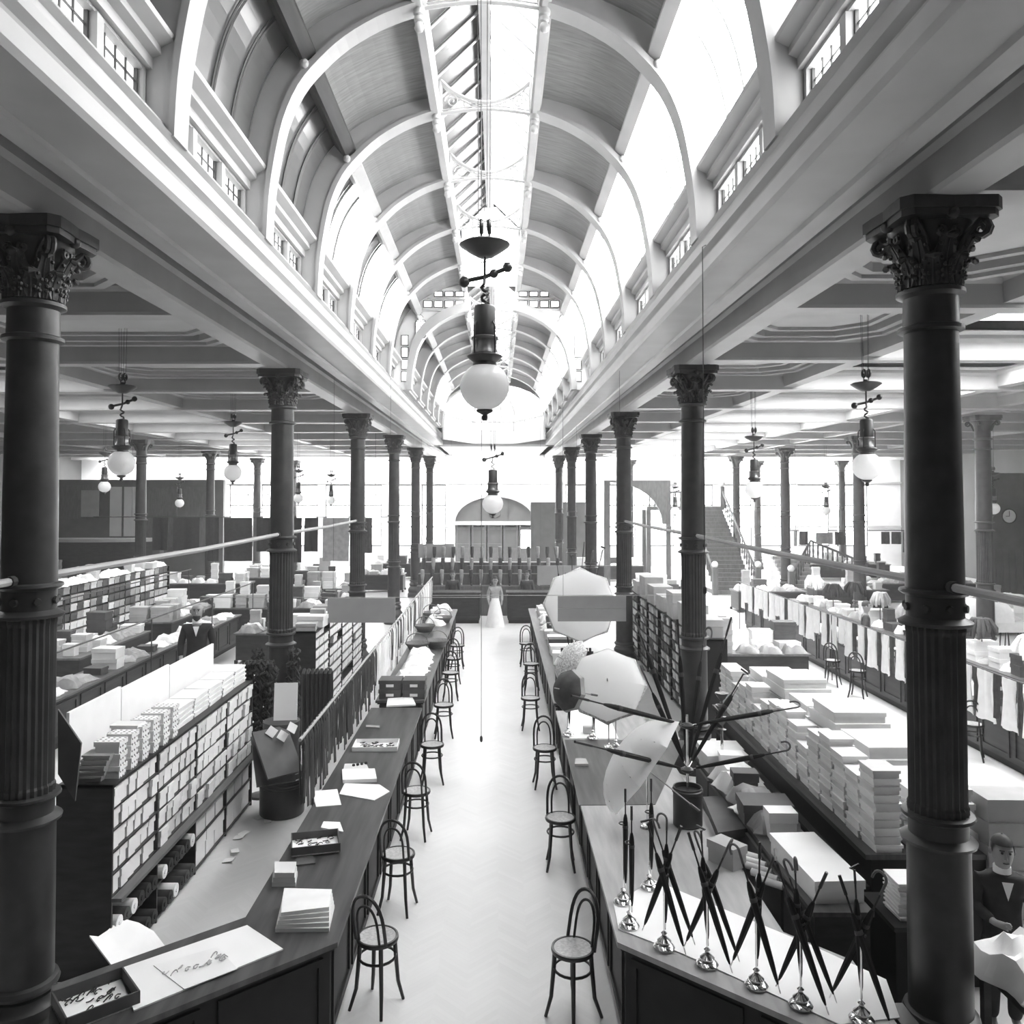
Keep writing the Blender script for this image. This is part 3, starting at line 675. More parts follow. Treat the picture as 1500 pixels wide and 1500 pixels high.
# ================================================================== ARC LAMPS
def arc_lamp(loc, label, s=1., cord=2.0, group=None, dish=True):
    """globe centre at loc"""
    L_ = thing('arc_lamp', label, 'lamp', loc, 0, group); L_.scale = (s, s, s); cord = cord/s
    gl = MB().ball((0,0,0), .215, 24, 16, .97).build('globe', 'opal', L_, True)
    MB().lathe([(.02, -.30), (.03, -.27), (.02, -.25), (.07, -.225), (.075, -.205)], 12).build('drip_cup', 'iron_dark', gl, True)
    MB().lathe([(.11, .175), (.10, .21), (.15, .25), (.155, .265), (.13, .28), (.12, .29)], 20).build('gallery', 'iron_dark', L_, True)
    b = MB().lathe([(.12, .29), (.115, .31), (.105, .33), (.105, .40), (.118, .41), (.118, .43), (.10, .44)], 20); b.build('vent_ring', 'brass', L_, True)
    hs_ = MB().lathe([(.095, .44), (.095, .69), (.08, .71), (.03, .72)], 20).build('housing', 'iron', L_, True)
    b = MB()
    for k in range(4):
        a = PI/4+k*PI/2; x, y = .125*math.cos(a), .125*math.sin(a)
        b.tube([(x, y, .27), (x, y, .52), (x*.8, y*.8, .56)], .008, 5)
    b.build('stay_rods', 'iron_dark', hs_)
    b = MB(); b.tube([(0, 0, .71)]+[(.03*math.cos(1.2*k), .03*math.sin(1.2*k), .73+.018*k) for k in range(10)]+[(0, 0, .95)], .015, 5); b.build('chain', 'iron_dark', L_)
    b = MB(); b.tube([(-.17, 0, .93), (0, .02, .97), (.19, 0, 1.04)], .02, 6); b.ball((-.18, 0, .92), .05, 8, 6); b.ball((.2, 0, 1.05), .045, 8, 6); b.ball((.08, .02, 1.0), .04, 8, 6); b.build('insulator_arm', 'iron_dark', L_, True)
    top = 1.10
    if dish:
        MB().lathe([(.06, 1.14), (.08, 1.15), (.15, 1.19), (.21, 1.235), (.225, 1.25), (.19, 1.27), (.05, 1.28), (.03, 1.32)], 20).build('reflector_dish', 'iron_dark', L_, True); top = 1.32
        b = MB(); b.tube([(0, 0, .93), (0, 0, 1.15)], .012, 5)
        b.build('hanger', 'iron_dark', L_)
    b = MB()
    for x in (-.03, .04):
        P_ = [(x, .055*math.cos(2*PI*k/12), top+.09+.055*math.sin(2*PI*k/12)) for k in range(12)]; b.tube(P_, .018, 5, True)
        b.tube([(x, 0, top-.02), (x, 0, top+.09)], .01, 5)
    b.build('pulley', 'iron_dark', L_, True)
    b = MB()
    for x, y in ((-.055, 0), (-.03, .02), (.02, -.02), (.045, .01)): b.tube([(x, y, top+.05), (x*1.3, y, top+cord)], .0035, 4)
    b.build('suspension_wires', 'frame_dark', L_)
    return L_
arc_lamp(at(710, 566, Y=7.15), 'large arc lamp with white globe and dish hanging in the middle of the nave', 1., 3.9)
arc_lamp(at(722, 738, Y=17.1), 'smaller arc lamp with white globe hanging before the arched far doorway', 1., 5.45-1.1, None, False)
def ceil_lamp(px, py, Y, label, group=None, s=1.):
    p = at(px, py, Y=Y); arc_lamp(p, label, s, CZ-p.z-1.3*s, group)
ceil_lamp(178, 678, 13.4, 'arc lamp with bright globe hanging under the left aisle ceiling beside the first column')
ceil_lamp(341, 692, 20.5, 'arc lamp with grey-lit globe hanging left of the second column of the left row')
ceil_lamp(153, 713, 27, 'small arc lamp hanging above the dark partition in the left aisle', None, .9)
ceil_lamp(263, 737, 36, 'small far arc lamp hanging between the inner left columns', None, .9)
ceil_lamp(437, 730, 33, 'small far arc lamp half hidden by the second column of the left row', None, .9)
ceil_lamp(485, 733, 36, 'small far arc lamp between the second and third columns of the left row', None, .9)
ceil_lamp(1270, 683, 12.4, 'arc lamp with large white globe hanging in the right aisle before a grey column')
ceil_lamp(1105, 717, 19.4, 'arc lamp with white globe hanging beside the staircase in the right aisle')
ceil_lamp(1210, 748, 38, 'small far arc lamp hanging before the bright right windows', None, .9)
ceil_lamp(1455, 745, 26, 'small arc lamp hanging before the dark boarded partition', None, .9)
ceil_lamp(989, 748, 34, 'small globe lamp hanging from the bracket near the staircase', None, .8)
# cord with weight hanging down the middle of the nave
t = thing('pull_cord', 'thin cord with small weight hanging in the middle of the aisle', 'cord', at(705, 1085, Y=11.876))
zt = H+5.66-t.location.z
MB().tube([(0, 0, .05), (0, 0, zt)], .004, 4).build('cord', 'frame_dark', t)
MB().lathe([(.008, -.02), (.02, 0), (.02, .05), (.008, .07)], 8).build('weight', 'iron_dark', t, True)
t = thing('pull_cord', 'thin dark cord hanging from the cornice before the second umbrella-side column', 'cord', (2.215, 8.82, 3.66))
MB().tube([(0, 0, .05), (0, 0, H+2.70-3.66), (.04, 0, H+2.72-3.66)], .005, 4).build('cord', 'frame_dark', t); MB().lathe([(.008, -.02), (.022, 0), (.022, .05), (.008, .07)], 8).build('weight', 'iron_dark', t, True)
# clock on the dark partition
t = thing('wall_clock', 'round white-faced clock on the dark boarded partition', 'clock', (23.6, 37.95, 3.75), PI/2)
b = MB().tube([(-.06, .33*math.cos(2*PI*k/24), .33*math.sin(2*PI*k/24)) for k in range(24)], .035, 6, True); b.build('rim', 'wood_dark', t)
MB().prism([(.33*math.cos(2*PI*k/24), .33*math.sin(2*PI*k/24)) for k in range(24)], -.07, 0, 'x').build('face', 'paper', t)
b = MB(); b.box(-.085, -.072, -.012, .012, 0, .24); b.box(-.085, -.072, -.01, .16, -.012, .012); b.build('hands', 'frame_dark', t)
# ================================================================== BENTWOOD CHAIRS
SEATZ = .62
def make_chair():
    c = thing('bentwood_chair', 'tall bentwood counter chair', 'chair')
    MB().lathe([(.005, SEATZ-.012), (.165, SEATZ-.012), (.17, SEATZ+.004), (.12, SEATZ-.002), (.005, SEATZ-.006)], 24).build('seat', 'cane', c, True)
    MB().lathe([(.165, SEATZ-.03), (.192, SEATZ-.03), (.197, SEATZ-.012), (.192, SEATZ+.008), (.175, SEATZ+.010), (.163, SEATZ-.005), (.165, SEATZ-.03)], 28, cap=False).build('seat_rim', 'bentwood', c, True)
    for a in (PI/4, 3*PI/4, -PI/4, -3*PI/4):
        x, y = math.cos(a), math.sin(a); f_ = 1.12 if y > 0 else 1.0
        P_ = [(.16*x, .16*y, SEATZ-.02), (.175*x, .175*y, .40), (.195*x, .195*y, .18), (.245*x, .245*y*f_, 0.0)]
        MB().tube(P_, [.021, .020, .018, .015], 8).build('leg', 'bentwood', c, True)
    MB().tube([(.168*math.cos(2*PI*k/20), .168*math.sin(2*PI*k/20), .44) for k in range(20)], .0125, 6, True).build('stretcher_ring', 'bentwood', c, True)
    def hoop(w_, h, ybase, lean, r, nm, par):
        P_ = []
        for k in range(17):
            t = k/16; a = PI*t
            x = -w_*math.cos(a)*(1+.10*math.sin(a)); z = SEATZ-.01+h*(math.sin(a)**.55)
            P_.append((x, ybase+lean*math.sin(a)**.55, z))
        return MB().tube(P_, r, 7).build(nm, 'bentwood', par, True)
    bh = hoop(.165, .46, .105, .10, .0165, 'back_hoop', c); hoop(.11, .37, .13, .07, .0125, 'inner_hoop', bh)
    return c
chair0 = make_chair()
first = [True]
def chair(px, py, rz, label, X=None, group=None):
    p = at(px, py, Z=SEATZ)
    loc = (p.x if X is None else X, p.y, 0)
    if first[0]:
        first[0] = False; chair0.location = loc; chair0.rotation_euler = (0, 0, rz); tag(chair0, label, 'chair', group or 'bentwood chairs along the aisle'); return chair0
    return copy_tree(chair0, loc, rz, label, group or 'bentwood chairs along the aisle')
# rz turns the back from +Y
chair(553, 1371, PI-.45, 'bentwood chair at the angled corner of the trimmings counter, back toward the gallery')
chair(583, 1250, PI-.20, 'bentwood chair by the dark open tray on the trimmings counter')
chair(610, 1158, PI-.15, 'bentwood chair by the white tag-shaped card on the trimmings counter')
chair(633, 1090, .15, 'bentwood chair by the bead tray on the trimmings counter, back toward the far end')
chair(650, 1032, .1, 'bentwood chair by the papers at the far end of the trimmings counter')
chair(660, 985, .05, 'bentwood chair beside the black labelled boxes of the basket counter')
chair(664, 964, .1, 'bentwood chair beside the wicker baskets, nearer the black boxes')
chair(670, 945, .0, 'bentwood chair beside the wicker baskets, nearer the far counter')
chair(839, 1388, -.85, 'bentwood chair at the angled corner of the umbrella counter')
chair(821, 1197, -.05, 'bentwood chair by the pale top of the umbrella counter, below the drooping white parasol')
chair(798, 1095, .05, 'bentwood chair by the dark leather top of the umbrella counter')
chair(777, 1022, .0, 'bentwood chair beside the row of glass jars on the umbrella counter')
chair(778, 972, .1, 'bentwood chair below the white parasol with the hanging board')
chair(771, 942, .0, 'last bentwood chair of the umbrella side, nearest the far dark counter')
for i, (px, py) in enumerate(((1219, 967), (1256, 982))):
    chair(px, py, 2.5, ['bentwood chair under the hung undergarments, nearer the staircase', 'bentwood chair under the hung undergarments, nearer the massive column'][i], None, 'chairs at the undergarment counter')
chair(1142, 935, 2.6, 'bentwood chair beside the dark coat at the undergarment counter', None, 'chairs at the undergarment counter')
chair(1424, 1060, 2.6, 'bentwood chair partly hidden behind the massive dark column', None, 'chairs at the undergarment counter')

# ================================================================== COUNTERS
def poly_off(poly, d):
    n = len(poly); out = []
    for i in range(n):
        p, q, r = Vector(poly[i-1]), Vector(poly[i]), Vector(poly[(i+1) % n])
        e1, e2 = (q-p).normalized(), (r-q).normalized(); n1, n2 = Vector((-e1.y, e1.x)), Vector((-e2.y, e2.x))
        m = (n1+n2); m = m/(m.dot(n1) or 1); v = q+m*d; out.append((v.x, v.y))
    return out
def area(p): return sum(p[i-1][0]*p[i][1]-p[i][0]*p[i-1][1] for i in range(len(p)))/2
def counter(poly, h, label, wood='wood_dark', topm='wood_top', panel_step=.95, name='shop_counter', faces=None):
    if area(poly) < 0: poly = poly[::-1]
    cx, cy = sum(p[0] for p in poly)/len(poly), sum(p[1] for p in poly)/len(poly)
    P_ = [(x-cx, y-cy) for x, y in poly]
    c = thing(name, label, 'counter', (cx, cy, 0))
    MB().prism(poly_off(P_, .10), .0, .12, 'z').build('plinth', 'wood_black', c)
    bd = MB().prism(poly_off(P_, .07), .12, h-.06, 'z').build('body', wood, c)
    MB().prism(poly_off(P_, .03), h-.075, h-.045, 'z').build('edge_moulding', 'wood_black', c)
    MB().prism(P_, h-.045, h, 'z').build('top', topm, c)
    B = poly_off(P_, .07)
    for i in range(len(B)):
        p, q = Vector(B[i]), Vector(B[(i+1) % len(B)]); L_ = (q-p).length
        if L_ < .5: continue
        e = (q-p)/L_; nn = Vector((e.y, -e.x)); n = max(1, round(L_/panel_step))
        for k in range(n):
            a, b_ = p+e*(L_*k/n+.07), p+e*(L_*(k+1)/n-.07)
            b = MB()
            for (z0, z1, t0, t1) in ((.18, .24, 0, 1), (h-.18, h-.12, 0, 1), (.24, h-.18, 0, .05), (.24, h-.18, .95, 1)):
                u, v = a.lerp(b_, t0), a.lerp(b_, t1)
                b.prism([tuple(u), tuple(v), tuple(v+nn*.02), tuple(u+nn*.02)], z0, z1, 'z')
            b.build('panel_moulding', wood, bd)
    return c
CT = .95
L1 = [(-1.35, 6.99), (-1.35, 14.6), (-2.25, 14.6), (-2.25, 7.40), (-3.42, 6.38), (-3.01, 5.55)]
counter(L1, CT, 'long dark-topped trimmings counter with angled front corner', 'wood_black')
counter([(-1.35, 15.1), (-1.35, 27.2), (-2.25, 27.2), (-2.25, 15.1)], CT, 'long dark counter heaped with wicker baskets and white goods')
R1 = [(1.0, 6.99), (2.81, 5.34), (2.86, 6.72), (2.45, 7.15), (2.45, 14.4), (1.0, 14.4)]
counter(R1, CT, 'wide umbrella counter with pale top and angled front corner', 'wood_black', 'wood_pale')
counter([(1.0, 14.9), (1.0, 27.4), (1.95, 27.4), (1.95, 14.9)], CT, 'dark umbrella-side counter with glass jars, beyond the white parasols')
counter([(-2.9, 30.2), (-2.9, 31), (-.62, 31), (-.62, 30.2)], 1.15, 'far dark counter left of the standing woman')
counter([(.28, 30.2), (.28, 31), (2.3, 31), (2.3, 30.2)], 1.15, 'far dark counter right of the standing woman')
counter([(-8.9, 15), (-8.1, 15), (-8.1, 26), (-8.9, 26)], CT, 'dark counter of the left aisle strewn with white fabrics')
counter([(8.75, 12.2), (9.5, 12.2), (9.5, 29.5), (8.75, 29.5)], CT, 'dark undergarment counter of the right aisle under the hanging rail')
counter([(10.6, 16), (11.5, 16), (11.5, 30), (10.6, 30)], CT, 'second counter of the right aisle heaped with hosiery')

# ================================================================== SHELVING
def shelf_unit(x0, x1, y0, y1, h, rows, bays, face, label, wood='wood_dark', back=True, name='shelf_unit'):
    """rows = list of shelf heights; bays = list of divider Ys; face = +1 opens to +X"""
    c = thing(name, label, 'shelf', ((x0+x1)/2, y0, 0)); w_ = (x1-x0)/2; L_ = y1-y0
    for y in (0, L_-.03): MB().box(-w_, w_, y, y+.03, 0, h).build('side_panel', wood, c)
    for q in bays: MB().box(-w_+.02, w_-.01, q-y0-.012, q-y0+.012, 0, h-.03).build('divider', wood, c)
    for z in rows: MB().box(-w_+.01, w_-.005, .03, L_-.03, z-.018, z).build('shelf_board', wood, c)
    MB().box(-w_, w_, 0, L_, h-.03, h).build('top', wood, c)
    if back:
        xb = -w_ if face > 0 else w_-.015
        MB().box(xb, xb+.015, .03, L_-.03, 0, h-.03).build('back_panel', wood, c)
    return c
SX0, SX1, SY0, SY1, SH = -4.30, -3.75, 8.05, 12.6, 1.88
SB = [SY0, 9.15, 10.3, 11.45, SY1]
ROWS = [.80+.212*k for k in range(5)]
shelf_unit(SX0, SX1, SY0, SY1, SH, [.06, .42]+ROWS, SB[1:-1], 1, 'tall dark shelf packed with small white boxes above rolls of cloth')
t = thing('display_ledge', 'narrow wooden ledge fixed along the tall shelf of white boxes', 'ledge', (SX1, SY0, .76))
MB().box(0, .10, 0, SY1-SY0, 0, .035).build('board', 'wood_mid', t)
shelf_unit(-4.0, -3.55, 16.0, 21.6, 2.05, [.1+.2*k for k in range(10)], [17.4, 18.8, 20.2], 1, 'dark shelf with white trays behind the rail of ribbons, beyond the second column')
shelf_unit(-13.3, -12.8, 23.4, 32, 2.0, [.15+.27*k for k in range(7)], [24.6, 25.8, 27, 28.2, 29.4, 30.6], 1, 'dark drawer shelf behind the left aisle counter', 'wood_black')
shelf_unit(3.95, 4.45, 16, 25, 1.9, [.1+.22*k for k in range(8)], [17.5, 19, 20.5, 22, 23.5], -1, 'dark drawer shelf behind the row of umbrella-side columns', 'wood_black')
# box stack bench on the right and low cabinet before it
BX0, BX1, BY0, BY1, BZ = 3.58, 4.75, 7.95, 13.6, 1.26
t = thing('stock_bench', 'long dark bench carrying the stacks of white cartons', 'bench', (BX0, BY0, 0))
MB().box(-.06, BX1-BX0, 0, BY1-BY0, BZ-.05, BZ).build('top', 'wood_top', t); MB().box(0, BX1-BX0-.04, .02, BY1-BY0-.02, 0, BZ-.05).build('body', 'wood_black', t)
for k in range(3): MB().box(-.09, 0, .05, BY1-BY0-.05, .3+.3*k, .335+.3*k).build('shelf_board', 'wood_dark', t)
t = thing('low_cabinet', 'low dark cabinet with packages along its front, before the stacked cartons', 'cabinet', (2.72, 7.2, 0))
MB().box(.02, .5, 0, 4.2, 0, 1.06).build('body', 'wood_dark', t); MB().box(0, .53, -.02, 4.22, 1.06, 1.10).build('top', 'wood_top', t)
for k in range(6): MB().box(-.01, .02, .08+k*.69, .70+k*.69, .1, 1.0).build('door', 'wood_mid', t)

# ================================================================== RAILS
def rail(X, Z, y0, y1, label, posts, base, m='wood_pale', r=.022):
    t = thing('display_rail', label, 'rail', (X, y0, base))
    MB().tube([(0, 0, Z-base), (0, y1-y0, Z-base)], r, 8).build('rod', m, t)
    for y in posts: MB().tube([(0, y-y0, 0), (0, y-y0, Z-base)], .014, 6).build('post', 'iron', t)
    return t
rail(-2.33, 1.83, 9.7, 29, 'long pale rail hung with dark ribbons behind the trimmings counter', [10.4, 14.85, 19, 23.5, 28.5], 0)
rail(8.5, 1.66, 12.0, 29.2, 'long rail hung with white undergarments before the right aisle counter', [12.4, 16.5, 21, 25, 29], 0, 'iron', .014)
# ================================================================== GOODS: prototypes
def rects(layers):
    """one connected mesh of stacked rectangles (hx, hy, z)"""
    b = MB(); vs = []; fs = []
    for hx, hy, z in layers: vs += [(-hx,-hy,z), (hx,-hy,z), (hx,hy,z), (-hx,hy,z)]
    for k in range(len(layers)-1):
        for j in range(4): fs.append((k*4+j, k*4+(j+1) % 4, k*4+4+(j+1) % 4, k*4+4+j))
    fs += [(3,2,1,0), tuple(range(len(vs)-4, len(vs)))]
    return b.add(vs, fs)
def carton(w_, d, h, m='card_white'):
    x, y = w_/2, d/2; return rects([(x-.011, y-.011, 0), (x-.011, y-.011, h*.6), (x, y, h*.62), (x, y, h)]).mesh('carton', m)
def dots_mat():
    m = M['card_white'].copy(); m.name = 'card_dotted'; nt = m.node_tree; N = nt.nodes.new; L = nt.links.new; b = nt.nodes['Principled BSDF']
    tc = N('ShaderNodeTexCoord'); vo = N('ShaderNodeTexVoronoi'); vo.inputs['Scale'].default_value = 18; vo.inputs['Randomness'].default_value = .15
    L(tc.outputs['Object'], vo.inputs['Vector']); lt = N('ShaderNodeMath'); lt.operation = 'LESS_THAN'; lt.inputs[1].default_value = .24; L(vo.outputs['Distance'], lt.inputs[0])
    mx = N('ShaderNodeMix'); mx.data_type = 'RGBA'; L(lt.outputs[0], mx.inputs[0]); mx.inputs[6].default_value = (.8, .8, .8, 1); mx.inputs[7].default_value = (.04, .04, .04, 1)
    L(mx.outputs[2], b.inputs['Base Color']); M['card_dotted'] = m
dots_mat()
def single(name, me, loc, rot, label, cat, group=None, scale=None):
    o = inst(name, me, None, loc, rot, scale); return tag(o, label, cat, group)
rnd = random.Random(11)
U = rnd.uniform
# ---- tall shelf: small white boxes, five rows
bx1, bx2 = carton(.30, .165, .185, 'card_dotted'), carton(.32, .20, .18, 'card_white')
bx3 = carton(.30, .14, .18, 'card_cream')
for r, z in enumerate(ROWS):
    for bay_ in range(4):
        y0, y1 = SB[bay_]+.035, SB[bay_+1]-.018; seq = []; tot = 0
        while True:
            me, d = ((bx1, .169) if bay_ == 0 else rnd.choice(((bx2, .204), (bx2, .204), (bx3, .144))))
            if tot+d > y1-y0+.03: break
            seq.append((me, d)); tot += d
        f_ = (y1-y0)/tot; y = y0
        for me, d in seq:
            single('small_carton', me, (SX1-.175+U(-.01, .03), y+d*f_/2, z), (0, 0, U(-.02, .02)), ('dotted white box packed in the near bay of the tall dark shelf' if bay_ == 0 else 'plain white box packed in the tall dark shelf, beyond its dotted boxes'), 'box', 'white boxes in the tall shelf', (1, f_*.985, 1)); y += d*f_
# ---- lower shelves: rolls of cloth and larger boxes
def roll_mesh(L_, r, m):
    b = MB().tube([(0, 0, r), (L_, 0, r)], r, 14); b.tube([(-.012, 0, r), (L_+.012, 0, r)], r*.35, 8)
    return b.mesh('cloth_roll', m, True)
rl = {m: roll_mesh(.42, .075, m) for m in ('cloth_dark', 'cloth_charcoal', 'cloth_white', 'cloth_grey')}
bigb = carton(.40, .33, .32, 'card_white')
for zi, z in enumerate((.06, .42)):
    for bay_ in range(4):
        y0, y1 = SB[bay_]+.06, SB[bay_+1]-.04
        if bay_ < 2 :
            for k in range(6):
                y = y0+.08+k*.167
                if y+.08 > y1: break
                m = rnd.choice(('cloth_dark', 'cloth_dark', 'cloth_charcoal', 'cloth_white'))
                single('cloth_roll', rl[m], (SX1-.40, y, z), (0, 0, 0), {'cloth_dark': 'black roll of cloth in the low part of the tall shelf', 'cloth_charcoal': 'charcoal roll of cloth in the low part of the tall shelf', 'cloth_white': 'white roll of cloth in the low part of the tall shelf'}[m], 'cloth roll', 'cloth rolls under the white boxes')
        else:
            for k in range(3): single('carton', bigb, (SX1-.22, y0+.17+k*.345, z), (0, 0, U(-.03, .03)), 'larger white box at the foot of the tall shelf', 'box', 'larger boxes at the foot of the tall shelf')
# ---- on top of the tall shelf
small = carton(.30, .19, .075, 'card_white'); smallg = carton(.28, .20, .05, 'card_grey'); smalld = carton(.26, .18, .12, 'card_dotted')
for k in range(4):
    for j in range(5-k % 2*2): single('flat_carton', smallg if k == 0 else small, (-4.05+.02*j, 8.25+k*.3, SH+j*(.052 if k == 0 else .077)), (0, 0, U(-.1, .1)), 'grey flat box stacked on the near end of the tall shelf' if k == 0 else 'flat white box stacked on top of the tall shelf', 'box', 'flat boxes on top of the tall shelf')
for k in range(6):
    for j in range(3): single('small_carton', smalld, (-3.90, 8.32+k*.27, SH+j*.123), (0, 0, U(-.05, .05)), 'dotted white box stacked along the top edge of the tall shelf', 'box', 'dotted boxes on the top edge of the tall shelf')
flatw = carton(.34, .5, .06, 'card_white')
for k in range(5):
    for j in range(4): single('flat_carton', flatw, (-4.02, 10.2+k*.53, SH+j*.062), (0, 0, U(-.04, .04)), 'wide white flat box stacked at the far end of the tall shelf top', 'box', 'wide flat boxes on the tall shelf')
# ---- white display boards and the dark board by the column
for k, (y0, y1) in enumerate(((8.45, 9.6), (9.62, 11.0), (11.02, 12.7))):
    t = thing('display_board', ['tall white display board behind the tall shelf, nearest the first column', 'tall white display board in the middle behind the tall shelf', 'tall white display board behind the far end of the tall shelf'][k], 'board', (-4.42, y0, 0))
    MB().box(0, .03, 0, y1-y0, .05, 2.48-.03*k).build('panel', 'paper', t); MB().box(-.03, 0, .02, .06, 0, 2.4).build('batten', 'wood_mid', t); MB().box(-.03, 0, y1-y0-.06, y1-y0-.02, 0, 2.4).build('batten', 'wood_mid', t)
cr = thing('wooden_crate', 'open wooden crate on white cartons behind the tall shelf', 'crate', (-4.62, 13.3, 1.62))
for (x0, x1, y0, y1) in ((-.45, .45, -.3, -.28), (-.45, .45, .28, .3), (-.45, -.43, -.28, .28), (.43, .45, -.28, .28)):
    for z in (0, .11): MB().box(x0, x1, y0, y1, z, z+.10).build('slat', 'wood_pale', cr)
MB().box(-.43, .43, -.28, .28, 0, .02).build('bottom', 'wood_pale', cr)
bigflat = carton(.95, .62, .13, 'card_white')
for j in range(12): single('large_carton', bigflat, (-4.62, 13.3, j*.135), (0, 0, U(-.03, .03)), 'large white carton in the stack under the wooden crate', 'box', 'large cartons under the crate')
t = thing('large_sheet', 'white wrapping cloth laid over the wooden crate behind the tall shelf', 'cloth', (-4.62, 13.3, 1.84))
MB().grid([[(x, y, .05+.03*math.sin(x*5+y*7)-(.06 if abs(x) > .4 else 0)) for x in (-.5, -.3, -.1, .1, .3, .5)] for y in (-.33, -.1, .1, .33)], (0, 0, -.02)).build('sheet', 'cloth_white', t)
t = thing('dark_board', 'slanting dark board hanging beside the first column of the trimmings side', 'board', at(83, 1040, Y=7.35))
q = [at(83, 1040, Y=7.3), at(117, 1090, Y=7.3), at(108, 1175, Y=7.3), at(83, 1135, Y=7.3)]; L0 = t.location
MB().prism([(p.x-L0.x, p.z-L0.z) for p in q], -.03, -.01).build('panel', 'card_dark', t)
MB().tube([(0, -.03, 0), (-.06, -.25, .04)], .01, 5).build('hook', 'iron_dark', t)
# ---- drum, portfolios, poster by the second column
dp = at(405, 1202, Z=0)
t = thing('metal_drum', 'black ribbed metal drum standing on the floor below dark portfolios', 'drum', (dp.x, dp.y+.3, 0))
MB().lathe([(.31, 0), (.325, .02), (.325, .42), (.34, .43), (.34, .46), (.325, .47), (.325, .50), (.34, .51), (.34, .54), (.32, .55), (.31, .62), (.29, .63)], 28).build('body', 'iron_dark', t, True); MB().lathe([(.29, .60), (.29, .66), (.26, .68), (.02, .69)], 28).build('lid', 'iron', t, True)
D = t.location
for k, (dx, dz, rx, rz, m, l) in enumerate(((-.02, .93, .95, .5, 'card_dark', 'dark square portfolio leaning on the black drum, lower one'), (.06, 1.05, .85, .75, 'card_dark', 'dark square portfolio leaning on the black drum, upper one'))):
    o = rects([(.27, .36, -.02), (.27, .36, .02)]).build('portfolio', m, None, False, (D.x+dx, D.y-.44-.07*k, dz)); o.rotation_euler = (rx, 0, rz); tag(o, l, 'portfolio')
t = thing('round_hatbox', 'round dark box stacked above the black drum', 'box', (D.x-.02, D.y+.02, .69)); MB().lathe([(.26, 0), (.26, .55), (.02, .55)], 24).build('body', 'card_dark', t, True); MB().lathe([(.27, .5), (.27, .66), (.02, .67)], 24).build('lid', 'card_dark', t, True)
o = MB().obox((0, 0, .27), (.34, .02, .54), Euler((-.12, 0, .1)).to_matrix()).build('poster_card', 'paper', None, False, (D.x+.05, D.y-.02, 1.37)); tag(o, 'blank white showcard standing on the round dark box', 'card')
for k, (px, py) in enumerate(((398, 1072), (414, 1078), (428, 1066))):
    p = at(px, py, Y=D.y-.42); o = MB().obox((0, 0, 0), (.13, .012, .13), Euler((-.6, .6, .2*k)).to_matrix()).build('price_ticket', 'paper', None, False, p); tag(o, ['small white ticket on the dark portfolios, nearest the tall shelf', 'small white ticket on the dark portfolios, in the middle', 'small white ticket on the dark portfolios, nearest the ribbons'][k], 'ticket')
# feather boas at the end of the tall shelf
def boa_mesh(L_, seed):
    r2 = random.Random(seed); b = MB(); n = int(L_/.05)
    for k in range(n):
        for j in range(2):
            a = r2.uniform(0, 2*PI); c = Vector((.07*math.cos(a), .07*math.sin(a), -k*.05)); b.tube([c+Vector((.055*math.cos(q+a), .055*math.sin(q+a)*.8, .04*math.sin(q*2))) for q in [2*PI*e/6 for e in range(6)]], .022, 5, True)
    b.tube([(0, 0, 0), (0, 0, -L_)], .05, 6)
    return b.mesh('feather_boa', 'fur', True)
t0 = thing('boa_stand', 'slim iron stand hung with dark feather boas beside the second column', 'stand', (-3.72, 12.95, 0)); MB().tube([(0, 0, .02), (0, 0, 2.12)], .02, 8).build('pole', 'iron', t0); MB().lathe([(.18, 0), (.16, .03), (.03, .05)], 16).build('base', 'iron', t0); MB().tube([(-.2, 0, 2.1), (.2, 0, 2.1)], .015, 6).build('arm', 'iron', t0)
for k, x in enumerate((-.16, 0, .16)): single('feather_boa', boa_mesh(1.35-.15*k, k), (-3.72+x, 12.95-.08, 2.08), (0, 0, k), ['dark feather boa hanging nearest the tall shelf end', 'dark feather boa hanging in the middle of its stand', 'dark feather boa hanging nearest the second column'][k], 'boa', 'feather boas')
for k in range(2): single('feather_boa', boa_mesh(1.2, 7+k), (LX+(-.3+.6*k), LY0+SP-.30, 2.0), (0, 0, 1), ['dark feather boa hung on the shelf side of the second column', 'dark feather boa hung on the aisle side of the second column'][k], 'boa', 'feather boas on the column')
# radiator
t = thing('radiator', 'dark cast-iron column radiator behind the rail of ribbons', 'radiator', (-3.35, 15.2, 0))
for k in range(7): MB().tube([(-.24+k*.08, 0, .06), (-.24+k*.08, 0, 1.42), (-.24+k*.08, .08, 1.47), (-.24+k*.08, .16, 1.42), (-.24+k*.08, .16, .06)], .035, 8).build('section', 'iron_dark', t, True)
MB().box(-.28, .28, -.03, .19, .12, .18).build('foot_rail', 'iron_dark', t); b = MB(); b.box(-.26, -.2, 0, .15, 0, .12); b.build('foot', 'iron_dark', t); MB().box(.2, .26, 0, .15, 0, .12).build('foot', 'iron_dark', t)
